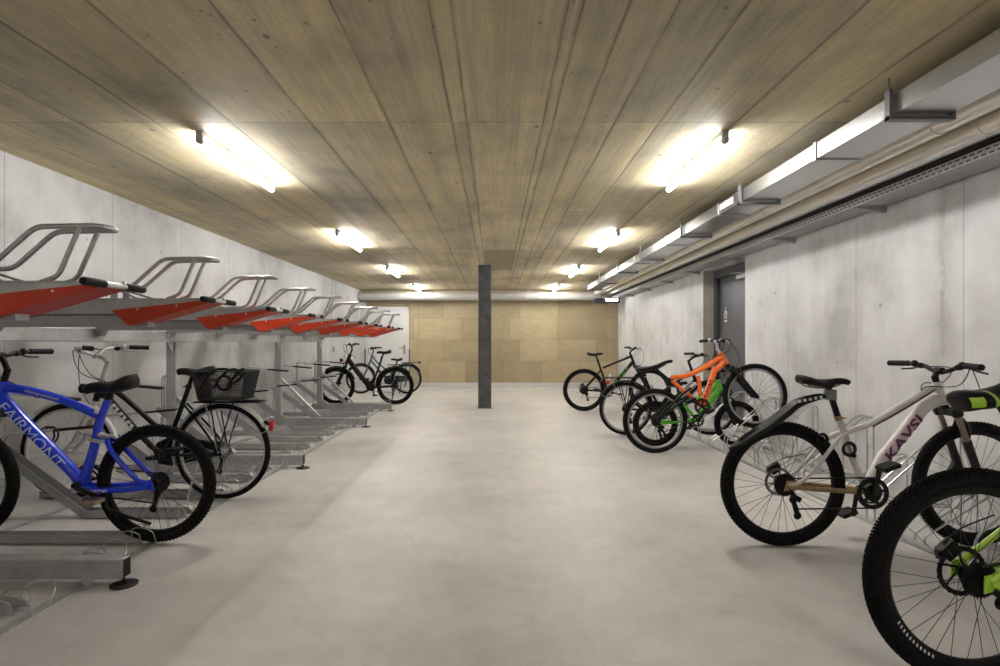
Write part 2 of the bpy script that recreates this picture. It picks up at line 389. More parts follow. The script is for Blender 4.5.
# ------------------------------------------------------------------ room
XL, XR, YB, YF, H = -3.50, 3.20, 14.5, -5.0, 2.515
struct(MB().span((XL - .3, YF - .3, -.2), (XR + .6, YB + .3, 0)).build('floor', 'floor', None, False))
struct(MB().span((XL - .3, YF - .3, H), (XR + .6, YB + .3, H + .25)).build('ceiling', 'ceiling', None, False))
struct(MB().span((XL - .25, YF - .25, 0), (XL, YB + .25, H)).build('wall_left', 'wall_l', None, False))
DY0, DY1, DZ = 7.10, 8.54, 2.25
struct(MB().span((XR, YF - .25, 0), (XR + .3, DY0, H)).span((XR, DY1, 0), (XR + .3, YB + .25, H)).span((XR, DY0, DZ), (XR + .3, DY1, H)).build('wall_right', 'wall_r', None, False))
struct(MB().span((XL, YB, 0), (XR, YB + .2, H)).build('wall_back', 'panels', None, False))
struct(MB().span((XL, YF - .2, 0), (XR, YF, H)).build('wall_front', 'wall_x', None, False))
struct(MB().span((-2.2, YB - .02, 0), (2.92, YB, .115)).build('baseboard_back', 'base', None, False))
# reveals lining the deep door opening in the right wall
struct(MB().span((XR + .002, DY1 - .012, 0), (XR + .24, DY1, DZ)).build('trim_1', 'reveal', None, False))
struct(MB().span((2.93, YB - .09, 0), (XR, YB, 2.24)).build('trim_2', 'panels', None, False))
struct(MB().span((XL, YB - .05, 0), (-3.36, YB, 2.24)).build('trim_3', 'wall_x', None, False))
struct(MB().span((-2.235, YB - .03, .0), (-2.0, YB, 2.24)).build('trim_4', 'panels', None, False))

# white door, rear wall
d1 = struct(MB().span((-3.30, YB - .05, .01), (-2.30, YB - .012, 2.03)).build('door_1', 'door_w', None, True, .004))
f = MB()
f.span((-3.36, YB - .065, 0), (-3.30, YB - .004, 2.09)).span((-2.30, YB - .065, 0), (-2.24, YB - .004, 2.09)).span((-3.36, YB - .065, 2.03), (-2.24, YB - .004, 2.09))
f.build('door_frame', 'door_w', d1, True, .003)
h = MB(); h.box((-2.36, YB - .056, .98), (.045, .012, .24)); h.tube(fillet([(-2.36, YB - .05, 1.03), (-2.36, YB - .105, 1.03), (-2.49, YB - .105, 1.03)], .02), .009, 8)
h.build('door_handle', 'grey', d1)
g = MB(); g.span((-3.385, YB - .10, .58), (-3.365, YB - .06, 1.0)); g.build('finger_guard', 'frame_d', d1, True, .003)
g = MB(); g.span((-2.235, YB - .10, .58), (-2.215, YB - .06, 1.0)); g.build('finger_guard', 'frame_d', d1, True, .003)

# dark door, deep in the right wall
d2 = struct(MB().span((XR + .205, DY0 + .02, .01), (XR + .25, DY1 - .13, DZ - .12)).build('door_2', 'door_d', None, True, .004))
f = MB(); f.span((XR + .16, DY1 - .14, 0), (XR + .26, DY1 - .012, DZ)).span((XR + .16, DY0, DZ - .13), (XR + .26, DY1 - .14, DZ)).span((XR + .16, DY0, 0), (XR + .26, DY0 + .02, DZ))
f.build('door_frame', 'frame_d', d2, True, .003)
h = MB(); h.span((XR + .13, DY0 + .30, DZ - .22), (XR + .205, DY0 + .58, DZ - .16)); h.bar((XR + .16, DY0 + .35, DZ - .15), (XR + .12, DY0 + .75, DZ - .12), .02, .01)
h.build('door_closer', 'alu', d2, True, .005)
yk = DY1 - .22
s = MB()       # white pictogram above a white bar
s.prism([(0, 0), (.10, 0), (.055, .10), (.045, .10)], 0, .002); sign_parts = s
sg = MB()
for (y0, y1, z0, z1) in ((.045, .055, .17, .22), (.02, .08, .135, .165), (.0, .025, .09, .13), (.075, .10, .09, .13), (.0, .1, .055, .065), (.0, .1, .0, .03)):
    sg.span((XR + .2028, yk - y0 - .08, 1.46 + z0), (XR + .2048, yk - y1 - .08, 1.46 + z1))
ring = [(XR + .2038, yk - .13 + .045 * math.cos(a), 1.46 + .10 + .03 * math.sin(a)) for a in [2 * PI * i / 20 for i in range(20)]]
sg.tube(ring, .004, 5, True)
sg.build('sign', 'sign', d2, False)

# ------------------------------------------------------------------ column
col = thing('steel_column', 'dark grey square steel column standing alone in mid floor', 'column', (-.18, 9.83, 0)); col['kind'] = 'thing'
b = MB(); b.span((-.115, -.125, .012), (.115, .125, H - .012)); b.build('shaft', 'column', col, True, .012)
b = MB(); b.span((-.125, -.14, 0), (.125, .135, .013)); b.build('base_plate', 'plate', col)
b = MB(); b.span((-.118, -.128, H - .014), (.118, .128, H)); b.build('top_plate', 'column', col)

# ------------------------------------------------------------------ lamps
def make_lamp():
    t = thing('ceiling_lamp', 'x', 'lamp', (0, 0, H), group='tube lamps on the ceiling')
    b = MB(); b.box((0, 0, -.016), (.044, 1.13, .032)); b.build('housing', 'lampcap', t, True, .004)
    b = MB(); b.lathe([(0, -.56), (.014, -.558), (.020, -.548), (.020, .575), (.014, .59), (0, .595)], (0, 0, -.058), 14); b.build('diffuser', 'lamp', t)
    b = MB(); b.lathe([(0, -.018), (.024, -.018), (.024, .018), (0, .018)], (0, -.575, -.060), 14); b.box((0, -.575, -.035), (.045, .032, .07)); b.build('end_cap', 'lampcap', t, True, .003)
    b = MB(); b.box((0, .54, -.032), (.022, .02, .05)); b.build('bracket', 'lampcap', t, True, .003)
    return t
lp = make_lamp(); first = True
where = {-2: 'added unseen behind the viewpoint to light the near bicycles', -1: 'above the viewpoint', 0: 'nearest and largest in view', 1: 'second along its row', 2: 'third along its row', 3: 'beside the rear pipe'}
for side, X in (('left', -1.90), ('right', 1.48)):
    for k, Y in ((0, 4.15), (1, 7.25), (2, 10.35), (3, 13.45), (-2, -1.2)):  # last pair is added out of view to light the nearest bicycles
        o = lp if first else copy_tree(lp); first = False
        o.location = (X, Y, H)
        o['label'] = 'white tube lamp on ceiling, ' + {'left': 'row on the bicycle rack side, ', 'right': 'row on the ventilation duct side, '}[side] + where[k]

# ------------------------------------------------------------------ services
DX0, DX1, DZ0, DZ1, DE = 2.05, 2.33, 2.325, 2.43, 12.3
du = thing('ventilation_duct', 'long flat silver ventilation duct hung under the ceiling', 'duct', (0, 0, 0))
joints = [YF, -1.0, .45, 2.0, 3.55, 5.1, 6.65, 8.2, 9.75, 11.3, DE]
b = MB()
for a, c in zip(joints[:-1], joints[1:]): b.span((DX0, a + .002, DZ0), (DX1, c - .002, DZ1))
b.build('duct_body', 'duct', du, True, .003)
for a in joints[1:-1]:
    b = MB(); t_ = .007
    b.span((DX0 - t_, a - .012, DZ0 - t_), (DX0, a + .012, DZ1 + .004)).span((DX1, a - .012, DZ0 - t_), (DX1 + t_, a + .012, DZ1 + .004)).span((DX0, a - .012, DZ0 - t_), (DX1, a + .012, DZ0)).span((DX0, a - .012, DZ1), (DX1, a + .012, DZ1 + .004))
    b.build('joint_flange', 'galv', du)
for yb in (2.86, 4.6, 6.05, 7.74, 9.17, 10.8, 12.15):
    b = MB(); b.span((DX0 - .030, yb - .02, DZ0 - .030), (DX1 + .02, yb + .02, DZ0 - .008))
    b.span((DX0 - .03, yb - .018, DZ0 - .030), (DX0 - .011, yb + .018, DZ1 + .02)).span((DX1 + .011, yb - .018, DZ0 - .030), (DX1 + .03, yb + .018, DZ1 + .02))
    for x in (DX0 - .02, DX1 + .02): b.tube([(x, yb, DZ1), (x, yb, H)], .005, 6)
    b.build('hanger', 'hang', du)
b = MB(); b.span((DX0 - .0025, 4.78, DZ0 + .03), (DX0, 5.06, DZ1 - .02)); st = b.build('pale_patch', 'pale_patch', du)  # small pale patch on the side of the duct
b = MB()
for k, (a, c) in enumerate(((4.80, 4.98), (4.80, 5.03), (4.80, 4.93))): b.span((DX0 - .0035, a, DZ0 + .072 - k * .014), (DX0 - .0024, c, DZ0 + .077 - k * .014))
b.build('print', 'ink', st)  # thin grey lines across the pale patch

for nm, X, Z, r, lab in (('pipe', 2.56, 2.415, .065, 'thick pale lagged pipe running right beside the silver duct'), ('pipe', 2.83, 2.405, .056, 'thinner pale lagged pipe between the thicker pipe and the cable tray')):
    p = thing(nm, lab, 'pipe', (X, 0, Z))
    b = MB(); b.tube([(0, YF, 0), (0, 14.0, 0)], r, 24); b.build('pipe_run', 'pipe', p)
    for y in (1.3, 3.2, 5.2, 7.2, 9.2, 11.2, 13.2):
        b = MB(); b.lathe([(r + .001, -.012), (r + .004, -.012), (r + .004, .012), (r + .001, .012)], (0, y, 0), 24, True); b.tube([(0, y, r), (0, y, H - Z)], .005, 6); b.build('pipe_clamp', 'pipe', p)
p = thing('rear_pipe', 'fat grey pipe crossing above the tan rear panels', 'pipe', (0, 14.2, 2.345))
b = MB(); b.tube([(XL + .02, 0, 0), (2.95, 0, 0)], .107, 28); b.build('pipe_run', 'pipe_b', p)
for x in (-2.6, -.9, .9, 2.5):
    b = MB(); b.lathe([(.108, -.015), (.111, -.015), (.111, .015), (.108, .015)], (x, 0, 0), 28, True, 'x'); b.tube([(x, 0, .107), (x, 0, H - 2.347)], .006, 6); b.build('pipe_clamp', 'pipe_b', p)

tr = thing('cable_tray', 'perforated steel cable tray fixed along the top of the concrete wall', 'cable tray', (0, 0, 0))
b = MB(); b.span((2.95, YF, 2.268), (3.18, 14.0, 2.270)); b.build('tray_floor', 'galv_d', tr, False)
b = MB(); b.span((2.948, YF, 2.268), (2.951, 14.0, 2.33)).span((3.179, YF, 2.268), (3.182, 14.0, 2.33)); b.build('tray_side', 'perf', tr, False)
b = MB()
for x in (2.99, 3.03, 3.07, 3.11): b.tube([(x, YF, 2.292), (x, 13.9, 2.292)], .019, 8)
for x in (2.985, 3.03, 3.08): b.tube([(x, YF, 2.330), (x, 13.9, 2.330)], .020, 8)
for x in (2.99, 3.04): b.tube([(x, YF, 2.367), (x, 13.9, 2.367)], .020, 8)  # cables piled up so their black stands in for shadow above the tray
tag(b.build('shadow_gap_cables', 'cable'), 'black cables heaped in the perforated cable tray, standing in for a shadow gap', 'cables')
for y in (1.7, 3.1, 4.55, 5.92, 7.25, 8.66, 10.0, 11.4, 12.8):
    b = MB(); b.prism([(2.96, 2.252), (2.96, 2.267), (XR - .003, 2.267), (XR - .003, 2.215)], y - .02, y + .02); b.build('bracket', 'galv_d', tr)
el = thing('wall_luminaire', 'dark slim box with lit white face where pipes meet rear wall', 'emergency light', (2.88, 13.75, 2.19))
b = MB(); b.span((-.42, -.10, -.05), (.20, .16, .06)); b.tube([(-.25, 0, .06), (-.25, 0, H - 2.19)], .006, 6); b.tube([(.1, 0, .06), (.1, 0, H - 2.19)], .006, 6); b.build('case', 'frame_d', el, True, .01)
b = MB(); b.span((-.16, -.106, -.005), (.14, -.10, .045)); b.build('lit_panel', 'lit', el)

cd = thing('wall_conduit', 'thin pale conduit dropping down the concrete wall above the rack end', 'conduit', (XL, 12.0, 0))
b = MB(); b.tube([(.012, 0, 1.06), (.012, 0, H)], .009, 8); b.build('tube', 'white', cd)
for z in (1.5, 2.0, 2.35):
    b = MB(); b.span((0, -.018, z), (.024, .018, z + .02)); b.build('clip', 'white', cd)
b = MB(); b.span((0, -.045, .96), (.045, .045, 1.07)); b.build('switch_box', 'lampcap', cd, True, .005)

# ------------------------------------------------------------------ two tier rack (left)
rack = thing('bicycle_rack', 'two tier galvanised bicycle rack with orange sided upper trays along wall', 'bicycle rack', (0, 0, 0))
BX = -2.97
b = MB(); b.span((BX - .04, 1.5, 1.16), (BX + .04, 9.55, 1.255)); b.build('beam', 'galv', rack, True, .006)
legs_y = (2.66, 5.12, 7.62, 9.42)
for y in legs_y:
    b = MB(); b.span((BX - .045, y - .035, .125), (BX + .045, y + .035, 1.16)); b.build('post', 'galv', rack, True, .005)
    b = MB()
    for sgn in (-1, 1): b.add([(BX + .02, y + sgn * .036, 1.16), (BX + .02, y + sgn * .13, 1.16), (BX + .02, y + sgn * .036, 1.04), (BX + .026, y + sgn * .036, 1.16), (BX + .026, y + sgn * .13, 1.16), (BX + .026, y + sgn * .036, 1.04)], [(0, 1, 2), (3, 5, 4), (0, 3, 4, 1), (1, 4, 5, 2), (2, 5, 3, 0)])
    b.build('gusset', 'galv', rack, False)
    b = MB(); b.span((-3.10, y - .032, .03), (-1.765, y + .032, .125)); fo = b.build('leg', 'galv_d', rack, True, .006)
    b = MB(); b.span((-1.767, y - .026, .036), (-1.7635, y + .026, .119)); b.build('end_cap', 'black', fo)
    b = MB(); b.span((-1.95, y - .038, 0), (-1.90, y - .033, .10)).span((-1.95, y - .075, 0), (-1.90, y - .033, .005)); b.build('angle_bracket', 'galv', fo)
    b = MB(); b.lathe([(0, 0), (.060, 0), (.060, .006), (.05, .009), (.009, .009), (.009, .031), (0, .031)], (-1.765, y - .02, 0), 24, False, 'z'); b.build('foot_pad', 'darkmetal', fo)
    b = MB(); b.bar((BX + .03, y, .66), (-2.40, y, .13), .05, .03); b.build('brace', 'galv', rack, True, .004)
for X in (-1.965, -2.985):
    b = MB(); b.span((X - .02, 1.2, 0), (X + .02, 10.6, .008)); b.build('floor_rail', 'galv_d', rack)
# lower trays
def lower_tray(y, hi):
    b = MB(); w = .040; x0, x1 = (-2.70 if hi else -3.36), -2.05; hh = .055
    b.span((x0, y - w, .009), (x1, y + w, .013))
    for sg in (-1, 1): b.prism([(x0, .009), (x1 + .05, .009), (x1, hh), (x0, hh)], y + sg * w - .0015, y + sg * w + .0015)
    if hi:
        ex, ez = -3.36, .48
        L = Vector((ex - x0, 0, ez)); nrm = Vector((-L.z, 0, L.x)).normalized(); nrm = nrm if nrm.z > 0 else -nrm
        for sg in (-1, 1):
            q = [(x0, .009), (ex, ez), (ex + nrm.x * .055, ez + nrm.z * .055), (x0 + .02, hh)]
            b.prism(q, y + sg * w - .0015, y + sg * w + .0015)
        b.bar((x0, y, .011), (ex, y, ez), 2 * w, .004)
        b.bar((ex + .05, y, .42), (ex + .02, y, .0), .04, .006)
    t = b.build('lower_tray', 'galv_d', rack, False)
    b = MB()
    for sg in (-1, 1):
        for (xa, xb, hz, ou) in ((-2.14, -2.02, .085, .02), (-2.06, -1.93, .115, .05)):
            pts = [(xa, y + sg * w, .03), (xa + .01, y + sg * (w + ou * .6), hz * .8), ((xa + xb) / 2, y + sg * (w + ou), hz), (xb, y + sg * (w + ou * .7), hz * .75), (xb, y + sg * w, .012)]
            b = MB(); b.tube(spl(pts, 5), .0036, 6); b.build('guide_hoop', 'tube', t)
    if hi:
        for dy in (-.022, .022):
            b = MB(); b.tube(fillet([(-3.30, y + dy, .44), (-3.30, y + dy, .83), (-3.02, y + dy * .9, .80)], .05), .008, 8); b.build('wheel_arm', 'tube', t)
        for dy in (-.022, .022):
            b = MB(); b.tube(fillet([(-3.30, y + dy, .44), (-3.22, y + dy, .55), (-2.9, y + dy * .9, .575)], .05), .007, 8); b.build('wheel_arm', 'tube', t)
        b = MB(); b.bar((-3.02, y, .80), (-2.75, y, .775), .06, .02); b.build('arm_sleeve', 'black', t, True, .006)
        b = MB(); b.bar((-2.9, y, .575), (-2.64, y, .60), .06, .018); b.build('arm_sleeve', 'black', t, True, .006)
slots = [3.2 + .465 * j for j in range(-2, 16)]
for i, y in enumerate(slots):
    j = i - 2
    if j == -2: y += .09
    if min(abs(y - l) for l in legs_y) < .11: y += .10 * (1 if y > min(legs_y, key=lambda l: abs(l - y)) else -1)
    lower_tray(y, j % 2 == 1)
# upper trays
def make_upper():
    b = MB(); w = .075
    x0, x1 = -3.32, -1.63
    b.span((x0, -w, 1.314), (-2.12, w, 1.318))
    for sg in (-1, 1): b.prism([(x0, 1.315), (-2.16, 1.318), (-1.66, 1.378), (-1.62, 1.385), (-1.62, 1.40), (x0, 1.402)], sg * w - .002, sg * w + .002)
    for sg in (-1, 1): b.span((x0, sg * w - .012, 1.398), (x1, sg * w + .012, 1.403))
    t = b.build('upper_tray', 'galv', rack, False)
    b = MB(); b.span((-2.925, -.035, 1.243), (-1.99, .035, 1.312)); b.build('slide_rail', 'galv_d', t, True, .004)
    b = MB(); b.prism([(-2.928, 1.257), (-2.865, 1.257), (-2.90, 1.20), (-2.928, 1.20)], -.03, .03); b.build('mount_plate', 'galv_d', t, False)  # darker grey puts the shade under the tray into the plate's colour
    for sg in (-1, 1):
        b = MB(); b.prism([(-2.17, 1.335), (-2.075, 1.247), (-1.60, 1.382), (-1.60, 1.392), (-1.67, 1.388)], sg * (w + .004) - .0015, sg * (w + .004) + .0015)
        sp = b.build('side_panel', 'orange', t, False)
        b = MB()
        for (x, z) in ((-2.02, 1.342), (-1.80, 1.362)): b.lathe([(0, -.003), (.0055, -.003), (.004, .003), (0, .004)], (x, sg * (w + .006), z), 8)
        b.build('rivet', 'white', sp)
    b = MB(); b.prism([(-2.07, 1.249), (-1.61, 1.380), (-1.61, 1.384), (-2.07, 1.253)], -w, w); b.build('bottom_plate', 'orange', t, False)
    b = MB(); b.tube([(-1.60, -.07, 1.392), (-1.60, .07, 1.392)], .012, 12); b.box((-1.625, 0, 1.392), (.03, .1, .016)); b.box((-1.60, .055, 1.41), (.012, .012, .012)); hd = b.build('handle', 'tube', t)
    for sg in (-1, 1):
        b = MB(); b.lathe([(0, .065), (.015, .065), (.0165, .07), (.0165, .18), (.014, .188), (0, .19)] if sg > 0 else [(0, -.19), (.014, -.188), (.0165, -.18), (.0165, -.07), (.015, -.065), (0, -.065)], (-1.60, 0, 1.392), 14); b.build('grip', 'grip', hd)
    b = MB(); q = .052
    rail = lambda s_: [(-2.55, s_ * q, 1.462), (-2.075, s_ * q, 1.470), (-1.895, s_ * q, 1.630), (-1.66, s_ * q, 1.634)]
    path = fillet(rail(-1), .04)
    path += [(-1.625, -q * .8, 1.632), (-1.612, 0, 1.632), (-1.625, q * .8, 1.632)] + fillet(rail(1), .04)[::-1]
    b.tube(path, .0110, 10)
    for sg in (-1, 1): b.tube(fillet([(-1.71, sg * q, 1.632), (-1.80, sg * q, 1.425), (-1.87, sg * q, 1.402)], .04), .0102, 10)
    for x in (-2.17, -2.45):
        for sg in (-1, 1): b.box((x, sg * q, 1.433), (.04, .012, .06))
    b.build('wheel_hoop', 'tube', t)
    b = MB(); b.tube(spl([(-1.98, 0, 1.405), (-2.06, 0, 1.43), (-2.16, 0, 1.455), (-2.20, -.01, 1.44), (-2.19, -.02, 1.42)], 5), .006, 6); b.tube(spl([(-2.08, .02, 1.405), (-2.18, .02, 1.45), (-2.22, .02, 1.46), (-2.235, .02, 1.44)], 5), .006, 6); b.build('spring_hook', 'tube', t)
    return t
ut = make_upper()
for i in range(9):
    o = ut if i == 0 else copy_tree(ut, rack)
    o.location = (0, 2.34 + .879 * i, 0)

# ------------------------------------------------------------------ floor stand (right)
stand = thing('bicycle_stand', 'low floor stand of bent silver wire wheel holders along wall', 'bicycle stand', (0, 0, 0))
for X in (2.40, 2.95):
    b = MB(); b.span((X - .02, 1.0, 0), (X + .02, 7.05, .018)); b.build('base_rail', 'galv', stand, True, .003)
his = (1.87, 2.75, 3.56, 4.37, 5.12, 5.80, 6.55); los = (2.30, 3.15, 3.945, 4.75, 5.47, 6.20, 6.94)
for ys, zt, zb in ((his, .57, .17), (los, .35, .06)):
    for y in ys:
        b = MB()
        for dy in (-.037, .037):
            b.tube(fillet([(2.41, y + dy, .018), (2.41, y + dy, zb), (2.87, y + dy, zt), (2.955, y + dy, zt + .005), (2.955, y + dy, .018)], .05), .0065, 8)
        b.tube([(2.955, y - .037, zt * .6), (2.955, y + .037, zt * .6)], .005, 6)
        if zb > .1: b.tube(fillet([(2.955, y - .037, .1), (2.45, y - .037, .14), (2.45, y + .037, .14), (2.955, y + .037, .1)], .02), .006, 6)
        b.build('wheel_holder', 'tube', stand)
# ------------------------------------------------------------------ bicycles
# local axes: x forward, z up, y to the rider's left; origin under the rear hub
def V2(p, y=0.): return (p[0], p[1] if len(p) == 3 else y, p[-1])

def wheel(root, hx, R, tw, o):
    hz = R; c = (hx, 0, hz); rim_h = o.get('rim_h', .022); rr = R - tw * .92
    b = MB()
    b.lathe([(rr + .006, -.011), (rr + .006, .011), (rr - rim_h * .6, .012), (rr - rim_h, .004), (rr - rim_h, -.004), (rr - rim_h * .6, -.012)], c, 64, True)
    w = b.build('wheel', o.get('rim', 'black'), root)
    n = 14; prof = []
    for i in range(n):
        a = 2 * PI * i / n; prof.append((R - tw * .5 + tw * .5 * math.cos(a), tw * .5 * math.sin(a)))
    b = MB(); b.lathe(prof, c, 72, True)
    kn = o.get('knobs', 0)
    if kn:
        for i in range(kn):
            for row, (ph, dy) in enumerate(((0, -.30), (.5, .0), (0, .30), (.5, -.43), (.5, .43)) if tw < .06 else ((0, -.44), (.5, -.33), (0, -.22), (.5, -.11), (0, 0.), (.5, .11), (0, .22), (.5, .33), (0, .44))):
                a = 2 * PI * (i + ph) / kn; yy = dy * tw; rad = R - tw * .5 + math.sqrt(max(.0, (tw * .5) ** 2 - yy * yy))
                s_ = tw * ((.13 if row < 3 else .16) if tw < .06 else .10); L = 2 * PI * R / kn * (.5 if tw < .06 else .40)
                mx = Matrix((( -math.sin(a), 0, math.cos(a)), (0, 1, 0), (math.cos(a), 0, math.sin(a)))).transposed()
                tilt = Matrix.Rotation(math.asin(max(-1, min(1, yy / (tw * .5)))) * -1., 3, 'X')
                b.box((c[0] + math.cos(a) * rad, yy, c[2] + math.sin(a) * rad), (L, s_, .0065 if tw < .06 else .012), mx @ tilt)
    b.build('tyre', 'rubber', w)
    b = MB(); ns = o.get('spokes', 28); ph0 = o.get('phase', .1)
    for i in range(ns):
        a = 2 * PI * i / ns + ph0; sd = 1 if i % 2 else -1; k = 1 if (i // 2) % 2 else -1
        a2 = a + k * 1.0
        b.tube([(c[0] + .022 * math.cos(a2), sd * .028, c[2] + .022 * math.sin(a2)), (c[0] + (rr - rim_h + .004) * math.cos(a), 0, c[2] + (rr - rim_h + .004) * math.sin(a))], o.get('sr', .0012), 5)
    b.build('spokes', o.get('spoke', 'steel_d'), w)
    b = MB(); b.lathe([(0, -.06), (.008, -.06), (.008, -.034), (.026, -.032), (.026, -.026), (.014, -.022), (.014, .022), (.026, .026), (.026, .032), (.008, .034), (.008, .06), (0, .06)], c, 16)
    b.build('hub', o.get('hub', 'black'), w)
    if o.get('disc'):
        rd = o['disc']; b = MB()
        b.lathe([(rd, .042), (rd, .045), (rd - .016, .045), (rd - .016, .042)], c, 40, True)
        for i in range(6):
            a = 2 * PI * i / 6; b.bar((c[0] + .02 * math.cos(a), .0435, c[2] + .02 * math.sin(a)), (c[0] + (rd - .01) * math.cos(a + .5), .0435, c[2] + (rd - .01) * math.sin(a + .5)), .003, .007)
        for i in range(24):
            a = 2 * PI * i / 24; b.box((c[0] + (rd - .001) * math.cos(a), .0435, c[2] + (rd - .001) * math.sin(a)), (.006, .0028, .006))
        b.build('brake_disc', 'greyr' if not o.get('disc_dark') else 'darkmetal', w)
    if o.get('cassette'):
        b = MB(); nc = 7; big = o.get('cas_r', .055)
        for i in range(nc):
            r = big - i * (big - .024) / (nc - 1); y = -.030 - i * .0046
            b.lathe([(r - .004, y - .0011), (r - .004, y + .0011), (.016, y + .0011), (.016, y - .0011)], c, 30, True)
            nt_ = int(r * 520)
            for k in range(nt_):
                a = 2 * PI * k / nt_; b.box((c[0] + (r - .002) * math.cos(a), y, c[2] + (r - .002) * math.sin(a)), (.004, .002, .004))
        b.lathe([(0, -.064), (.014, -.064), (.014, -.03), (0, -.03)], c, 14)
        b.build('cassette', o['cassette'], w)
    if o.get('reflector'):
        b = MB(); a = o['reflector']; r = rr * .62; b.box((c[0] + r * math.cos(a), 0, c[2] + r * math.sin(a)), (.06, .012, .03), Matrix.Rotation(-a - PI / 2, 3, 'Y')); b.build('reflector', 'amber', w, True, .004)
    return w

def saddle(root, xr, zr, xn, zn, W, m, th=.05, accents=None):
    b = MB(); n = 16; L = 24; A = Vector((xr, 0, zr)); B = Vector((xn, 0, zn)); ax = (B - A); up = Vector((-ax.z, 0, ax.x)).normalized(); up = up if up.z > 0 else -up
    vs = []; prof = [(0, .30), (.03, .62), (.10, .92), (.2, 1.), (.32, .9), (.45, .62), (.58, .42), (.72, .31), (.86, .26), (.95, .22), (1., .1)]
    def hw(u):
        for (a, va), (c, vc) in zip(prof[:-1], prof[1:]):
            if a <= u <= c: return va + (vc - va) * (u - a) / (c - a)
        return .1
    for i in range(L + 1):
        u = i / L; w = hw(u) * W / 2; t = th * (1 - .35 * u) * (1 if 0 < i < L else .4)
        crown = .012 * (1 - min(1, u * 3)) - .010 * math.sin(PI * min(1, max(0, (u - .15) / .6))) - .012 * max(0, (u - .85) / .15) ** 2
        p = A + ax * u + up * crown
        for j in range(n):
            a = 2 * PI * j / n; cy, cz = math.cos(a), math.sin(a)
            z = (abs(cz) ** .8) * (1 if cz > 0 else -1)
            q = p + Vector((0, 1, 0)) * w * (abs(cy) ** .7 * (1 if cy > 0 else -1)) + up * (z * t * (.32 if cz > 0 else .62) - t * .3 + (-.010 * (abs(cy) ** 2) if cz >= -.1 else 0))
            vs.append(q)
    fs = [(i * n + j, i * n + (j + 1) % n, (i + 1) * n + (j + 1) % n, (i + 1) * n + j) for i in range(L) for j in range(n)]
    fs += [tuple(range(n))[::-1], tuple(range(L * n, L * n + n))]
    b.add(vs, fs); o = b.build('saddle', m, root, True, 0, 70)
    b = MB()
    for sg in (-1, 1): 
        f = lambda u, y, d: tuple(A + ax * u + Vector((0, sg * y, 0)) - up * d)
        b.tube(spl([f(.1, .04, .03), f(.22, .03, .055), f(.5, .02, .058), f(.72, .015, .045), f(.84, .012, .022)], 4), .0035, 6)
    b.build('saddle_rail', 'steel_d', o)
    for (u0, u1, v0, v1) in accents or ():      # coloured inserts on the flanks
        for sg in (-1, 1):
            q = []; nu, nv = 8, 6
            for k in range(nu + 1):
                u = u0 + (u1 - u0) * k / nu
                for l in range(nv + 1):
                    a_ = math.radians(v0 + (v1 - v0) * l / nv); w = hw(u) * W / 2 + .003; t = th * (1 - .35 * u); cy, cz = math.cos(a_), math.sin(a_)
                    z = (abs(cz) ** .8) * (1 if cz > 0 else -1)
                    crown = .012 * (1 - min(1, u * 3)) - .010 * math.sin(PI * min(1, max(0, (u - .15) / .6)))
                    q.append(A + ax * u + Vector((0, sg * w * abs(cy) ** .7, 0)) + up * (crown + z * (t * (.32 if cz > 0 else .62) + .003) - t * .3 - (.010 * cy * cy if cz >= -.1 else 0)))
            b = MB(); b.add(q, [(k * (nv + 1) + l, k * (nv + 1) + l + 1, (k + 1) * (nv + 1) + l + 1, (k + 1) * (nv + 1) + l) for k in range(nu) for l in range(nv)]); b.build('inlay', 'lime', o)
    return o

def mudguard(root, hx, R, a0, a1, w, m, gap=.018):
    b = MB(); n = 28; vs = []; pr = [(-.5, -.012), (-.42, 0), (-.15, .007), (.15, .007), (.42, 0), (.5, -.012)]
    for i in range(n + 1):
        a = math.radians(a0 + (a1 - a0) * i / n)
        for (y, dr) in pr:
            r = R + gap + dr; vs.append((hx + r * math.cos(a), y * w, R + r * math.sin(a)))
        for (y, dr) in pr[::-1]:
            r = R + gap + dr - .003; vs.append((hx + r * math.cos(a), y * w, R + r * math.sin(a)))
    k = 12
    fs = [(i * k + j, i * k + (j + 1) % k, (i + 1) * k + (j + 1) % k, (i + 1) * k + j) for i in range(n) for j in range(k)] + [tuple(range(k))[::-1], tuple(range(n * k, n * k + k))]
    b.add(vs, fs); return b.build('mudguard', m, root)

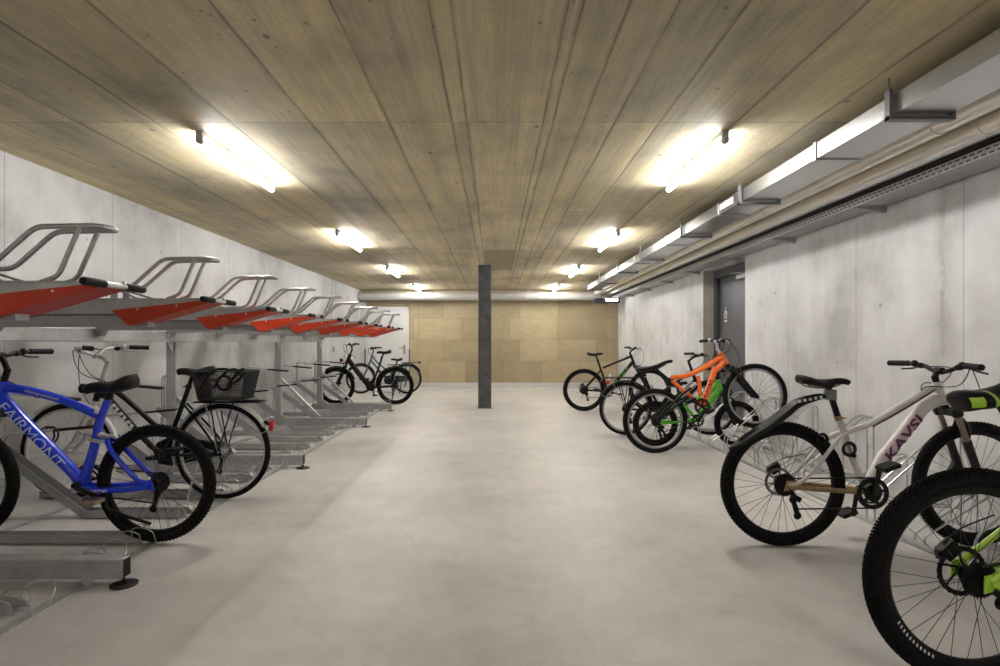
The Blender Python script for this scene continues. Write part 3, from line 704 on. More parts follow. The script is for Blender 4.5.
def handlebar(root, hc, o):
    x, z = hc; W = o.get('bar_w', .33); m = o.get('bar_m', 'black'); rise = o.get('rise', .02); sw = o.get('sweep', .05)
    half = [(x, 0, z), (x + .004, .05, z), (x + .004, .12, z + rise * .7), (x - sw * .4, .2, z + rise), (x - sw, W, z + rise * .95)]
    if o.get('city'): half = [(x, 0, z), (x + .02, .06, z + .02), (x + .03, .14, z + rise * .8), (x - .01, .22, z + rise), (x - sw * .6, W - .05, z + rise), (x - sw, W, z + rise * .95)]
    L = spl(half, 6); b = MB()
    b.tube([(p.x, -p.y, p.z) for p in L[::-1]] + L[1:], .0125, 10)
    hb = b.build('handlebar', m, root)
    for sg in (-1, 1):
        e = L[-1]; d = (L[-1] - L[-6]).normalized() if not o.get('city') else (Vector(half[-1]) - Vector(half[-2])).normalized()
        P = lambda t, dz=0, dx=0: Vector(((e - d * t).x + dx, sg * (e - d * t).y, (e - d * t).z + dz))
        b = MB(); b.tube([P(-.004), P(0), P(.01), P(.12), P(.128)], [.014, .0175, .0165, .0165, .0175], 12); b.build('grip', 'grip', hb)
        b = MB(); cl = P(.165); b.ball(cl, .02, (1, 1, 1.05), 10); b.tube([tuple(P(.17)), (cl.x + .03, cl.y, cl.z - .012)], .008, 8)
        b.tube(spl([(cl.x + .03, cl.y, cl.z - .012), (P(.1).x + .055, P(.1).y, P(.1).z - .03), (P(.03).x + .05, P(.03).y, P(.03).z - .035)], 5), [.0065, .005], 8, False)
        b.build('brake_lever', o.get('lever', 'black'), hb)
        b = MB(); s_ = P(.20); b.ball((s_.x + .005, s_.y, s_.z - .012), .022, (1.1, 1., .8), 10); b.build('shifter', 'black', hb)
    if o.get('bell'):
        b = MB(); p = L[9]; b.ball((p.x, p.y, p.z + .02), .022, (1, 1, .7), 12); b.build('bell', o['bell'], hb)
    return hb

def bicycle(name, label, loc, yaw, pitch, o):
    Rm = Matrix.Rotation(yaw, 3, 'Z') @ Matrix.Rotation(-pitch, 3, 'Y')
    R = o['R']; hub = Vector((loc[0], loc[1], loc[2])); base = hub - Rm @ Vector((0, 0, R))
    root = thing(name, label, 'bicycle', base, (0, -pitch, yaw))
    wb = o['wb']; tw = o['tw']; bb = o['bb']; fm = o['frame_m']
    if o.get('lean'): root.rotation_euler = (o['lean'], -pitch, yaw)
    wo = dict(o.get('wheel', {}))
    wr = dict(wo); wr.update(o.get('rear', {})); wf = dict(wo); wf.update(o.get('front', {})); wf.pop('cassette', None)
    wheel(root, 0, R, tw, wr); wheel(root, wb, R, tw, wf)
    # frame: tubes in the middle plane and mirrored stays
    b = MB()
    ht, hb_ = o['ht'], o['hb']
    b.tube([V2(ht), V2(hb_)], o.get('head_r', .022), 14)
    for (pts, r) in o['tubes']:
        pts = [V2(p) for p in pts]; b.tube(spl(pts, 6) if len(pts) > 2 else pts, r, 14)
    b.lathe([(0, -.037), (.024, -.037), (.024, .037), (0, .037)], (bb[0], 0, bb[1]), 18)
    if not o.get('stays_m'):
        for (pts, r) in o['stays']:
            for sg in (-1, 1):
                q = [(p[0], sg * p[1], p[2]) for p in pts]; b.tube(spl(q, 6) if len(q) > 2 else q, r, 10)
        for sg in (-1, 1): b.prism([(-.025, R - .025), (.04, R - .02), (.035, R + .03), (-.01, R + .03)], sg * .066 - .003, sg * .066 + .003)
    fr = b.build('frame', fm, root)
    if o.get('stays_m'):
        for i, (pts, r) in enumerate(o['stays']):
            b = MB()
            for sg in (-1, 1):
                q = [(p[0], sg * p[1], p[2]) for p in pts]; b.tube(spl(q, 6) if len(q) > 2 else q, r, 10)
            if i == 0:
                for sg in (-1, 1): b.prism([(-.025, R - .025), (.04, R - .02), (.035, R + .03), (-.01, R + .03)], sg * .066 - .003, sg * .066 + .003)
            m = o['stays_m'][i]; b.build('seat_stay' if i else 'chain_stay', m, root)
    # fork
    kind, up_m, lo_m = o['fork']; cr = Vector(V2(o.get('crown', hb_))); end = Vector((wb, 0, R)); ax = (Vector(V2(hb_)) - Vector(V2(ht))).normalized()
    if kind == 'susp':
        b = MB(); b.tube([V2(hb_), tuple(cr)], .02, 12); b.bar((cr.x, -.085, cr.z), (cr.x, .085, cr.z), .04, .035, (ax.x, 0, ax.z))
        for sg in (-1, 1): b.tube([(cr.x - ax.x * .02, sg * .062, cr.z - ax.z * .02), (cr.x + ax.x * .025, sg * .062, cr.z + ax.z * .025)], .024, 12)
        fk = b.build('fork', 'black', root)
        for sg in (-1, 1):
            a = Vector((cr.x, sg * .062, cr.z)); e = Vector((wb - .008, sg * .062, R)); mid = a + (e - a) * .42
            b = MB(); b.tube([a, mid], .0155, 12); b.build('stanchion', up_m, fk)
            b = MB(); b.tube([mid - (e - a) * .03, mid, a + (e - a) * .9, e], [.023, .0225, .020, .018], 12); b.box(e, (.03, .012, .04)); b.build('lower_leg', lo_m, fk)
        b = MB(); q = [cr + (end - cr) * .40 + Vector((.0, s_ * .06, 0)) for s_ in (-1, 1)]; top = cr + (end - cr) * .17 + Vector((-.01, 0, 0))
        d_ = Vector((ax.z * -1, 0, ax.x)).normalized(); d_ = d_ if d_.x > 0 else -d_
        b.tube(spl([q[0], q[0] + d_ * .02 + Vector((0, .01, .07)), top + d_ * .05 + Vector((0, 0, .02)), q[1] + d_ * .02 + Vector((0, -.01, .07)), q[1]], 5), .009, 8); b.build('brake_arch', lo_m, fk)
        b = MB(); b.ball((wb, -.07, R), .014, (1, .6, 1), 8); b.build('axle_nut', 'darkmetal', fk)
    else:
        b = MB(); b.tube([V2(hb_), tuple(cr)], .018, 12); b.ball(tuple(cr), .03, (.9, 1.5, .8), 12)
        for sg in (-1, 1):
            b.tube(spl([(cr.x, sg * .035, cr.z), (cr.x + (wb - cr.x) * .25, sg * .052, cr.z + (R - cr.z) * .35), (cr.x + (wb - cr.x) * .6, sg * .054, cr.z + (R - cr.z) * .75), (wb, sg * .055, R)], 6), [.015, .009], 10)
        fk = b.build('fork', lo_m, root)
    if wf.get('disc'):
        b = MB(); b.box((wb - .07, .055, R + .07), (.05, .035, .07), Matrix.Rotation(.5, 3, 'Y')); b.build('brake_caliper', 'black', fk, True, .006)
    # stem and bars
    hc = o['hc']; b = MB(); t = Vector(V2(ht)); c = Vector((hc[0], 0, hc[1]))
    st_top = t - ax * o.get('steer', .05)
    b.tube([t, st_top], .017, 12); b.tube(spl([st_top + ax * .012, (st_top + c) / 2 + Vector((0, 0, .004)), c], 4), .0155, 12); b.tube([(c.x, -.025, c.z), (c.x, .025, c.z)], .02, 12)
    b.build('stem', o.get('stem_m', 'black'), root)
    hb = handlebar(root, hc, o)
    # brake and shift cables
    b = MB(); rng = random.Random(int(loc[1] * 100))
    W = o.get('bar_w', .33)
    for sg, tgt in ((-1, (o.get('crown', hb_)[0] + .03, -.05, o.get('crown', hb_)[1] - .05)), (1, (ht[0] - .08, .012, ht[1] - .06)), (-1, (ht[0] - .09, -.012, ht[1] - .08))):
        s0 = Vector((hc[0] + .03, sg * (W - .21), hc[1] + o.get('rise', .02) - .015)); tg = Vector(tgt); k = o.get('loop', .09) * rng.uniform(.8, 1.2)
        b.tube(spl([s0, s0 + Vector((k * .9, -sg * .05, -.01)), (s0 + tg) / 2 + Vector((k, 0, -.02)), tg + Vector((.02, 0, .05)), tg], 6), .0028, 6)
    b.build('cable', 'black', root)
    # seat post, saddle
    sp0, sp1 = o['seatpost']; b = MB(); b.tube([V2(sp0), V2(sp1)], o.get('post_r', .0145), 12); b.box((sp1[0], 0, sp1[1] + .008), (.045, .035, .022)); b.build('seat_post', o.get('post_m', 'black'), root)
    b = MB(); d = (Vector(V2(sp1)) - Vector(V2(sp0))).normalized(); p = Vector(V2(sp0)); b.tube([p - d * .004, p + d * .022], .021, 12); b.tube([p + Vector((.02, -.03, .01)), p + Vector((.02, .03, .01))], .005, 6); b.build('seat_clamp', o.get('clamp_m', 'black'), root)
    s = o['saddle']; saddle(root, s[0], s[1], s[2], s[3], s[4], o.get('saddle_m', 'black'), o.get('saddle_th', .055), o.get('accents'))
    # drivetrain
    ca = math.radians(o.get('crank', 0)); cl = o.get('crank_l', .17); cr_r = o.get('ring_r', .085); bbv = Vector((bb[0], 0, bb[1]))
    b = MB(); y = -.048
    b.lathe([(cr_r, y - .002), (cr_r, y + .002), (cr_r - .016, y + .002), (cr_r - .016, y - .002)], tuple(bbv), 48, True)
    if cr_r > .07: b.lathe([(cr_r * .74, y + .008), (cr_r * .74, y + .011), (cr_r * .62, y + .011), (cr_r * .62, y + .008)], tuple(bbv), 40, True)
    for i in range(5):
        a = 2 * PI * i / 5 + ca; b.bar(bbv + Vector((0, y, 0)), bbv + Vector(((cr_r - .008) * math.cos(a), y, (cr_r - .008) * math.sin(a))), .006, .016)
    if o.get('ring_guard'): b.lathe([(0, y - .004), (cr_r * .55, y - .004), (cr_r * .55, y - .008), (0, y - .008)], tuple(bbv), 30); b.lathe([(cr_r + .004, y - .006), (cr_r + .004, y - .010), (cr_r - .02, y - .010), (cr_r - .02, y - .006)], tuple(bbv), 40, True)
    nt_ = int(cr_r * 480)
    for i in range(nt_):
        a = 2 * PI * i / nt_; b.box((bbv.x + (cr_r + .002) * math.cos(a), y, bbv.z + (cr_r + .002) * math.sin(a)), (.005, .003, .005), Matrix.Rotation(-a, 3, 'Y'))
    b.tube([bbv + Vector((0, -.085, 0)), bbv + Vector((0, .075, 0))], .012, 10)
    cs = b.build('crankset', o.get('ring_m', 'darkmetal'), root)
    for sg in (-1, 1):
        e = bbv + Vector((cl * math.cos(ca) * (1 if sg < 0 else -1), sg * .085, cl * math.sin(ca) * (1 if sg < 0 else -1)))
        b = MB(); b.tube([bbv + Vector((0, sg * .072, 0)), (bbv + e) / 2 + Vector((0, sg * .037, 0)), e], [.017, .012, .014], 10, False); b.build('crank_arm', o.get('crank_m', 'black'), cs)
        b = MB(); b.box(e + Vector((0, sg * .06, 0)), (.09, .085, .024), Matrix.Rotation(o.get('pedal_t', 0.), 3, 'Y')); b.tube([e, e + Vector((0, sg * .1, 0))], .007, 8)
        b.build('pedal', o.get('pedal_m', 'black'), cs, True, .006)
    cg = .05
    if not o.get('chainguard'):
        b = MB(); rz = o.get('cas_out', .04)
        b.tube([bbv + Vector((0, y, cr_r)), Vector((0, y, R + rz))], .0045, 6); b.tube([bbv + Vector((-.02, y, -cr_r)), Vector((.04, y, R - .13))], .0045, 6); b.build('chain', 'darkmetal', root)
    else:
        b = MB(); x0, z0 = bb; 
        poly = [(x0 + .11, z0), (x0 + .08, z0 + .075), (x0, z0 + .11), (.03, R + .06), (-.03, R + .02), (.0, R - .04), (x0 - .02, z0 - .1), (x0 + .07, z0 - .085)]
        b.prism(poly, -.075, -.04); b.build('chain_guard', o['chainguard'], root, True, .01)
    if wo.get('cassette') or o.get('rear', {}).get('cassette'):
        b = MB(); b.tube(spl([(.005, -.066, R - .02), (.03, -.075, R - .055), (.02, -.07, R - .08)], 4), .012, 8)
        b.bar((.03, -.060, R - .075), (.055, -.060, R - .165), .004, .022); b.bar((.03, -.050, R - .075), (.055, -.050, R - .165), .004, .022)
        for p in ((.03, R - .075), (.055, R - .165)): b.lathe([(0, -.058), (.02, -.058), (.022, -.055), (.02, -.052), (0, -.052)], (p[0], 0, p[1]), 16)
        b.box((.035, -.075, R - .06), (.05, .025, .03), Matrix.Rotation(.5, 3, 'Y')); b.build('rear_derailleur', 'black', root)
    if wr.get('disc'):
        b = MB(); b.box((-.015, .06, R + .075), (.06, .035, .05), Matrix.Rotation(-.5, 3, 'Y')); b.box((-.045, .06, R + .065), (.03, .02, .03)); b.tube(spl([(-.03, .06, R + .1), (.05, .07, R + .13), (.16, .05, R + .16)], 4), .003, 6); b.build('brake_caliper', 'black', root, True, .004)
    return root, fr, hb

def carrier(root, x0, x1, z, R, m, w=.065):
    b = MB()
    b.tube(fillet([(x0, -w, z), (x1, -w, z), (x1, w, z), (x0, w, z)], .04), .006, 8)
    b.tube([(x0, -w, z), (x0, w, z)], .005, 8); 
    for y in (-.022, .022): b.tube([(x0, y, z), (x1, y, z)], .004, 6)
    for i in range(3):
        x = x0 + (x1 - x0) * (i + 1) / 4; b.tube([(x, -w, z), (x, w, z)], .004, 6)
    for sg in (-1, 1):
        b.tube([(x0 * .4 + x1 * .6, sg * w, z), (.0, sg * .07, R + .01)], .0055, 8); b.tube([(x0 * .75 + x1 * .25, sg * w, z), (.0, sg * .07, R + .01)], .0055, 8)
    return b.build('carrier', m, root)

def light(root, name, c, r, m_body, m_lens, d=1):
    b = MB(); b.lathe([(0, -.03 * d), (r * .6, -.025 * d), (r, .0), (r, .018 * d), (0, .018 * d)], c, 16, False, 'x'); o = b.build(name, m_body, root)
    b = MB(); b.lathe([(0, .018 * d), (r * .9, .018 * d), (r * .6, .024 * d), (0, .026 * d)], c, 16, False, 'x'); b.build('lens', m_lens, o); return o

def coil_lock(root, c, r, n, m='black', seed=1, label=''):
    b = MB(); rng = random.Random(seed); pts = []
    for i in range(n * 14 + 1):
        a = 2 * PI * i / 14; k = i / (n * 14)
        pts.append((c[0] + r * math.cos(a) + (k - .5) * .03, c[1] + (k - .5) * .035, c[2] + r * math.sin(a) * (1 + .08 * math.sin(3 * k))))
    b.tube(pts, .0065, 8); b.tube([(c[0] + r * .6, c[1] - .02, c[2] - r), (c[0] + r * .1, c[1] + .02, c[2] - r * 1.05)], .012, 10)
    o = b.build('cable_lock', m); o.location = root.location; o.rotation_euler = root.rotation_euler
    return tag(o, label, 'lock')

# the near lime bicycle, front wheel raised in its holder
lime, fr, hb = bicycle('mountain_bicycle', 'lime green mountain bicycle cut off by the edge, knobbly rear tyre closest of all', (1.609, 1.87, .364), 0, math.radians(13), dict(
    R=.36, tw=.060, wb=1.12, bb=(.43, .32), ht=(.80, .97), hb=(.84, .85), crown=(.855, .80), frame_m='lime', hc=(.85, 1.04),
    tubes=[([(.80, .94), (.55, .86), (.31, .72)], .020), ([(.83, .86), (.65, .66), (.44, .34)], [.026, .03]), ([(.26, .80), (.31, .70), (.43, .32)], .018)],
    stays=[([(0, .068, .36), (.16, .055, .34), (.41, .03, .32)], .011), ([(0, .068, .37), (.2, .056, .47), (.41, .03, .60)], .011)],
    fork=('susp', 'alu', 'black'), seatpost=((.255, .815), (.215, .915)), saddle=(.075, .965, .355, .985, .15), saddle_th=.075, accents=[(.035, .14, -30, 30), (.25, .30, -35, 75)],
    wheel=dict(knobs=92, disc=.085, disc_dark=True, cassette='darkmetal', cas_r=.062, spokes=32, sr=.0011, rim_h=.026, rim='black'), crank=100, cas_out=.05))
ty = MB()          # pale lettering on the rim, worn
for k in range(11):
    a = math.radians(196 + k * 3.1); r0, r1 = .2935, .3035
    q = []
    for (aa, rr_) in ((a, r0), (a + .02, r0), (a + .034, r1), (a + .012, r1)): q.append((rr_ * math.cos(aa), rr_ * math.sin(aa) + .36))
    ty.prism(q, -.0155, -.0145)
ty.build('rim_print', 'print_w', [c for c in lime.children if c.name.startswith('wheel')][0], False)

# white bicycle
w, fr, hb = bicycle('mountain_bicycle', 'white mountain bicycle with black clip on mudguard and tan chain stay', (1.632, 3.15, .352), 0, 0, dict(
    R=.35, tw=.056, wb=1.09, bb=(.475, .31), ht=(.872, .93), hb=(.915, .80), crown=(.935, .762), frame_m='whitep', hc=(.89, .99), steer=.035,
    tubes=[([(.875, .905), (.81, .872), (.645, .775), (.50, .69), (.35, .64)], [.022, .022, .021, .02, .018]), ([(.91, .835), (.86, .815), (.80, .780), (.76, .735), (.71, .671), (.61, .543), (.565, .486), (.475, .31)], .034), ([(.325, .70), (.35, .64), (.39, .50), (.475, .31)], .019)],
    stays=[([(0, .068, .35), (.2, .055, .33), (.44, .03, .31)], .014), ([(.0, .068, .36), (.06, .066, .37), (.15, .06, .445), (.28, .045, .60), (.35, .02, .64)], .011)],
    stays_m=['tan', 'whitep'], fork=('susp', 'bronze', 'plum'), seatpost=((.318, .715), (.258, .90)), post_m='black', post_r=.017, clamp_m='tan', saddle=(.085, .957, .385, .947, .15),
    wheel=dict(knobs=100, disc=.08, cassette='darkmetal', cas_r=.066, spokes=32, rim_h=.022), crank=83, ring_r=.085, ring_guard=True, pedal_t=-.35, crank_m='darkmetal', rise=.035, sweep=.05, loop=.11))
b = MB(); gp = [(.236, .852), (.19, .848), (.073, .815), (-.01, .755), (-.10, .685), (-.20, .62), (-.305, .548)]
pts = spl([(x, 0, z) for x, z in gp], 5); vs = []; n = len(pts)
for i, p in enumerate(pts):
    u = i / (n - 1); wd = .02 + .035 * min(1, u * 2.2) if u < .8 else .055 - .05 * ((u - .8) / .2) ** 2
    tn = (pts[min(i + 1, n - 1)] - pts[max(i - 1, 0)]).normalized(); nr = Vector((-tn.z, 0, tn.x)); nr = nr if nr.z > 0 else -nr
    th = .013 + .02 * math.sin(PI * min(1, u * 1.05)) 
    for (yy, zz) in ((-1, -.8), (-.8, 0), (0, .5), (.8, 0), (1, -.8), (.7, -.95), (0, -.4), (-.7, -.95)): vs.append(p + Vector((0, yy * wd, 0)) + nr * zz * th)
b.add(vs, [(i * 8 + j, i * 8 + (j + 1) % 8, (i + 1) * 8 + (j + 1) % 8, (i + 1) * 8 + j) for i in range(n - 1) for j in range(8)] + [tuple(range(8))[::-1], tuple(range(8 * n - 8, 8 * n))])
mg = b.build('mudguard', 'black', w)
b = MB()
for k in range(5): b.bar((.205 - k * .03, -.036, .846 - k * .006), (.19 - k * .03, -.036, .843 - k * .006), .004, .014)
b.build('print', 'print_w', mg)
b = MB(); b.tube([(.235, 0, .852), (.275, 0, .856)], .014, 10); b.lathe([(.018, -.03), (.028, -.03), (.028, .03), (.018, .03)], (.277, .0, .856), 14, True, 'z') if False else None; b.box((.27, 0, .855), (.05, .05, .06)); b.build('clip', 'grey', mg, True, .008)
coil_lock(w, (.35, -.045, .555), .034, 4, 'black', 3, 'black coiled lock hanging at the seat tube of the white bicycle'); coil_lock(w, (.20, -.045, .61), .028, 2, 'grip', 5, 'black lock loop hung over the rear tyre of the white bicycle')
tA, tB = (.562, 0, .485), (.765, 0, .738)
b = MB(); a_, b_ = Vector(tA), Vector(tB); x_ = (b_ - a_).normalized(); u_ = Vector((0, -1, 0)).cross(x_)
vs = []
for i in range(2):
    for j in range(9):
        g_ = math.radians(-62 + 124 * j / 8); vs.append((a_, b_)[i] + (Vector((0, -1, 0)) * math.cos(g_) + u_ * math.sin(g_)) * .0348)
b.add(vs, [(j, j + 1, j + 10, j + 9) for j in range(8)]); b.build('decal', 'pink', fr)
wrap_text('lettering', 'KAVSI', .072, 'purple', fr, (.572, 0, .496), (.760, 0, .733), .0362, (0, -1, 0), .1, 1., .0022)
b = MB(); b.tube(spl([(.50, -.016, .675), (.645, -.020, .757), (.80, -.021, .852), (.86, -.015, .89)], 5), .0045, 6); b.build('stripe', 'purple', fr)

# orange full suspension bicycle, front wheel lifted
OP = math.radians(14)
def OL(px, py):
    dx, dz = (px - 655) / 95.7, (421 - py) / 95.7
    return (dx * math.cos(OP) + dz * math.sin(OP), -dx * math.sin(OP) + dz * math.cos(OP) + .335)
o_, fr, hb = bicycle('mountain_bicycle', 'orange full suspension mountain bicycle with front wheel lifted off the floor', (1.672, 5.80, .337), 0, OP, dict(
    R=.335, tw=.05, wb=1.077, bb=OL(700.5, 406), ht=OL(719.5, 353), hb=OL(726.5, 364), crown=OL(730, 368), frame_m='orangep', hc=OL(716.5, 342), head_r=.03,
    tubes=[([OL(671, 378), OL(688, 375.5), OL(707, 366), OL(721, 357)], [.024, .023, .024, .028]), ([OL(671, 380), OL(684, 391), OL(699, 403)], .018),
           ([OL(698, 376), OL(699.5, 384), OL(699.5, 395)], .02), ([OL(715, 368), OL(711, 382), OL(704.5, 400)], [.03, .032]), ([OL(724, 362), OL(719.5, 367), OL(715.5, 370)], .03), ([OL(697, 403), OL(706, 404)], .03)],
    stays=[([(0, .07, .335)] + [(OL(682, 400)[0], .055, OL(682, 400)[1]), (OL(696, 402)[0], .03, OL(696, 402)[1])], .015), ([(0, .07, .35), (OL(676, 398)[0], .06, OL(676, 398)[1]), (OL(690, 388)[0], .025, OL(690, 388)[1])], .012)],
    stays_m=['black', 'black'], fork=('susp', 'black', 'black'), seatpost=(OL(670, 381), OL(656, 369.5)), saddle=OL(637.5, 369) + OL(672, 359) + (.15,), saddle_th=.055,
    wheel=dict(knobs=60, rim='greyr', cassette='darkmetal', cas_r=.05, spokes=28, sr=.0014), stem_m='alu', lever='alu', bar_w=.31, crank=140, pedal_t=-OP, ring_r=.08))
b = MB(); q0 = Vector(V2(OL(667.5, 380.5))); b.ball(q0, .034, (1.15, 1., .9), 12); b.build('frame_cap', 'black', o_)
b = MB(); A_, B_ = Vector(V2(OL(696, 383))), Vector(V2(OL(683, 395)))
hx_ = [A_ + (B_ - A_) * (i / 60) + (Vector((0, math.cos(i * .7), 0)) + Vector((-(B_ - A_).normalized().z, 0, (B_ - A_).normalized().x)) * math.sin(i * .7)) * .026 for i in range(61)]
b.tube(hx_, .006, 6); b.tube([A_, B_], .012, 8); b.build('shock_absorber', 'chrome', o_)
dA, dB = Vector(V2(OL(704.5, 398))), Vector(V2(OL(712, 377)))
b = MB(); x_ = (dB - dA).normalized(); u_ = Vector((0, -1, 0)).cross(x_)
for k, (t0, t1, hgt) in enumerate(((.02, .12, 1), (.17, .24, .7), (.27, .37, 1), (.43, .5, 1), (.55, .68, .8), (.74, .82, 1))):
    for (v0, v1) in ((-.5, -.1), (.05, .5)):
        vs = []
        for t in (t0, t1 + (.03 if v0 < 0 else 0)):
            for j in range(5):
                g_ = (v0 + (v1 - v0) * j / 4) * hgt * 1.5; vs.append(dA + (dB - dA) * t + (Vector((0, -1, 0)) * math.cos(g_) + u_ * math.sin(g_)) * .0328)
        b.add(vs, [(j, j + 1, j + 6, j + 5) for j in range(4)])
b.build('lettering', 'print_r', fr, False)

# small green bicycle behind the orange one
k_, fr, hb = bicycle('child_bicycle', 'small bright green bicycle half hidden behind the orange one', (1.79, 6.20, .252), 0, 0, dict(
    R=.25, tw=.05, wb=.91, bb=(.46, .29), ht=(.70, .74), hb=(.735, .63), crown=(.76, .57), frame_m='green', hc=(.69, .83), bar_w=.27, ring_r=.065, crank_l=.13,
    tubes=[([(.70, .72), (.55, .55), (.30, .50)], .022), ([(.73, .65), (.64, .52), (.46, .30)], .034), ([(.27, .58), (.31, .48), (.46, .29)], .017)],
    stays=[([(0, .06, .25), (.2, .05, .27), (.44, .03, .29)], .014), ([(0, .06, .26), (.15, .05, .40), (.30, .03, .50)], .013)],
    fork=('susp', 'greyr', 'black'), seatpost=((.265, .59), (.24, .67)), saddle=(.11, .715, .36, .72, .14), wheel=dict(knobs=44, rim='black', spokes=20, sr=.0014, cassette='darkmetal', cas_r=.04), crank=60, pedal_m='black', loop=.06))

# dark trekking bicycle with mudguards between the orange and the far one
m_, fr, hb = bicycle('trekking_bicycle', 'dark trekking bicycle with mudguards and curved stem beyond the orange one', (1.632, 6.94, .332), 0, 0, dict(
    R=.33, tw=.042, wb=1.05, bb=(.45, .29), ht=(.83, .80), hb=(.88, .66), crown=(.90, .61), frame_m='black_g', hc=(.90, .99), steer=.14, bar_w=.31,
    tubes=[([(.835, .79), (.70, .70), (.40, .50)], .017), ([(.87, .69), (.70, .52), (.45, .30)], .02), ([(.24, .72), (.30, .58), (.45, .29)], .017)],
    stays=[([(0, .066, .33), (.2, .055, .31), (.42, .03, .29)], .009), ([(0, .066, .34), (.13, .05, .50), (.28, .02, .64)], .008)],
    fork=('rigid', 'black', 'black'), seatpost=((.24, .735), (.205, .82)), saddle=(.13, .86, .40, .85, .19), saddle_th=.07, wheel=dict(rim='greyr', spoke='steel', spokes=28, sr=.0016, cassette='darkmetal'), crank=35))
mudguard(m_, 0, .33, 0, 150, .056, 'black'); mudguard(m_, 1.05, .33, 35, 165, .056, 'black'); carrier(m_, .16, -.26, .715, .33, 'black')
for sg in (-1, 1):
    b = MB(); b.tube([(-.30, sg * .03, .50), (0, sg * .07, .33), (-.16, sg * .03, .64)], .003, 6); b.build('mudguard_stay', 'steel', m_)
light(m_, 'tail_light', (-.30, 0, .66), .028, 'black', 'red', -1)

# far black and green mountain bicycle
f_, fr, hb = bicycle('mountain_bicycle', 'black mountain bicycle with green lettered down tube, farthest along the concrete wall', (1.506, 9.39, .357), 0, 0, dict(
    R=.355, tw=.055, wb=1.115, bb=(.40, .325), ht=(.79, .945), hb=(.845, .80), crown=(.865, .755), frame_m='black_g', hc=(.83, 1.04), steer=.05, bar_w=.36,
    tubes=[([(.795, .92), (.32, .73)], .019), ([(.835, .84), (.70, .68), (.41, .34)], .030), ([(.235, .84), (.32, .60), (.40, .325)], .018)],
    stays=[([(0, .068, .355), (.2, .055, .34), (.38, .03, .325)], .011), ([(0, .068, .365), (.15, .05, .53), (.285, .02, .69)], .010)],
    fork=('susp', 'black', 'black'), seatpost=((.235, .845), (.195, .955)), saddle=(.05, .98, .32, .985, .14), wheel=dict(knobs=60, disc=.08, cassette='darkmetal', cas_r=.075, spokes=28, sr=.0014), crank=-10, rise=.03))
wrap_text('lettering', 'CUBE', .07, 'print_g', fr, (.46, 0, .405), (.76, 0, .755), .031, (0, -1, 0), .2, 1.1)
b = MB(); b.bar((.41, -.03, .52), (.44, -.03, .63), .04, .035); lk_ = b.build('frame_lock', 'white', None, True, .01); lk_.location = f_.location; tag(lk_, 'small white and red lock on the frame of the far black bicycle', 'lock')
b = MB(); b.bar((.385, -.035, .45), (.41, -.035, .515), .04, .04); b.build('lock_body', 'red', lk_, True, .01)
# blue full suspension bicycle, facing the left wall
def BL(px, py, y=None):
    x, z = (157 - px) / 174.5, (541.5 - py) / 174.5
    return (x, z) if y is None else (x, y, z)
b_, fr, hb = bicycle('mountain_bicycle', 'bright blue full suspension mountain bicycle parked in a lower rack tray', (-1.937, 3.18, .348), PI, 0, dict(
    R=.335, tw=.053, wb=1.13, bb=BL(83, 482), ht=(.875, .92), hb=(.915, .79), crown=(.935, .735), frame_m='blue', hc=(.90, 1.065), steer=.075, head_r=.03,
    tubes=[([(.885, .885), (.72, .86), (.54, .81), (.33, .72)], [.027, .026, .024, .022]), ([(.90, .83), (.70, .62), (.477, .395), BL(80, 484)], [.036, .036, .034, .03]), ([BL(108.5, 399), BL(100, 421)], .02), ([BL(100.5, 418), BL(93, 452), BL(84, 480)], [.022, .026, .028]), ([(.885, .90), (.91, .81)], .036)],
    stays=[([BL(82, 487, .035), BL(110, 488, .055), BL(140, 486, .062), (.0, .068, .335)], .017), ([BL(111, 440, .03), BL(120, 452, .055), BL(143, 476, .062), (.0, .068, .345)], .014), ([BL(111, 440, -.03), BL(111, 440, .03)], .014)],
    fork=('susp', 'greyr', 'black'), seatpost=(BL(109, 399), BL(111.5, 389)), saddle=(.125, .95, .425, .90, .165), saddle_th=.09, wheel=dict(knobs=96, cassette='darkmetal', cas_r=.06, spokes=32, rim_h=.02, rim='black'),
    crank=24, crank_m='black', pedal_m='bronze', ring_r=.09, rise=.02, bar_w=.31, post_r=.018))
wrap_text('lettering', 'FAIRMONT', .08, 'print_b', fr, (.862, 0, .79), (.515, 0, .435), .0372, (0, 1, 0), .15, .95)
wrap_text('lettering', 'competition', .026, 'print_w', fr, (.735, 0, .865), (.545, 0, .815), .0255, (0, 1, 0), .2)
wrap_text('lettering', 'comp', .022, 'print_w', fr, BL(98, 488, .055), BL(116, 488, .055), .0178, (0, 1, 0), .2)
b = MB(); a0, a1 = Vector(BL(84, 432.5, 0)), Vector(BL(116, 437, 0))
b.tube([a0, a0 + (a1 - a0) * .55], .019, 12); b.tube([a0 + (a1 - a0) * .5, a1], .011, 10); b.tube([a0 + Vector((0, -.03, 0)), a0 + Vector((0, .03, 0))], .012, 8)
b.build('shock_absorber', 'alu', b_)
b = MB()
for sg in (-1, 1): b.bar(BL(93, 438.5, sg * .032), BL(113, 442.5, sg * .032), .006, .02)
b.build('rocker_link', 'alu', b_)
b = MB()
for y in (-.024, .024): b.lathe([(0, -.003), (.014, -.003), (.012, .003), (0, .003)] if y > 0 else [(0, -.003), (.012, -.003), (.014, .003), (0, .003)], (BL(99.5, 411)[0], y, BL(99.5, 411)[1]), 12)
b.build('badge', 'white', b_)
b = MB(); b.tube(spl([(.24, .06, .30), (.23, .085, .22), (.12, .09, .175), (-.02, .09, .13)], 4), .009, 8); b.build('kickstand', 'black', b_)

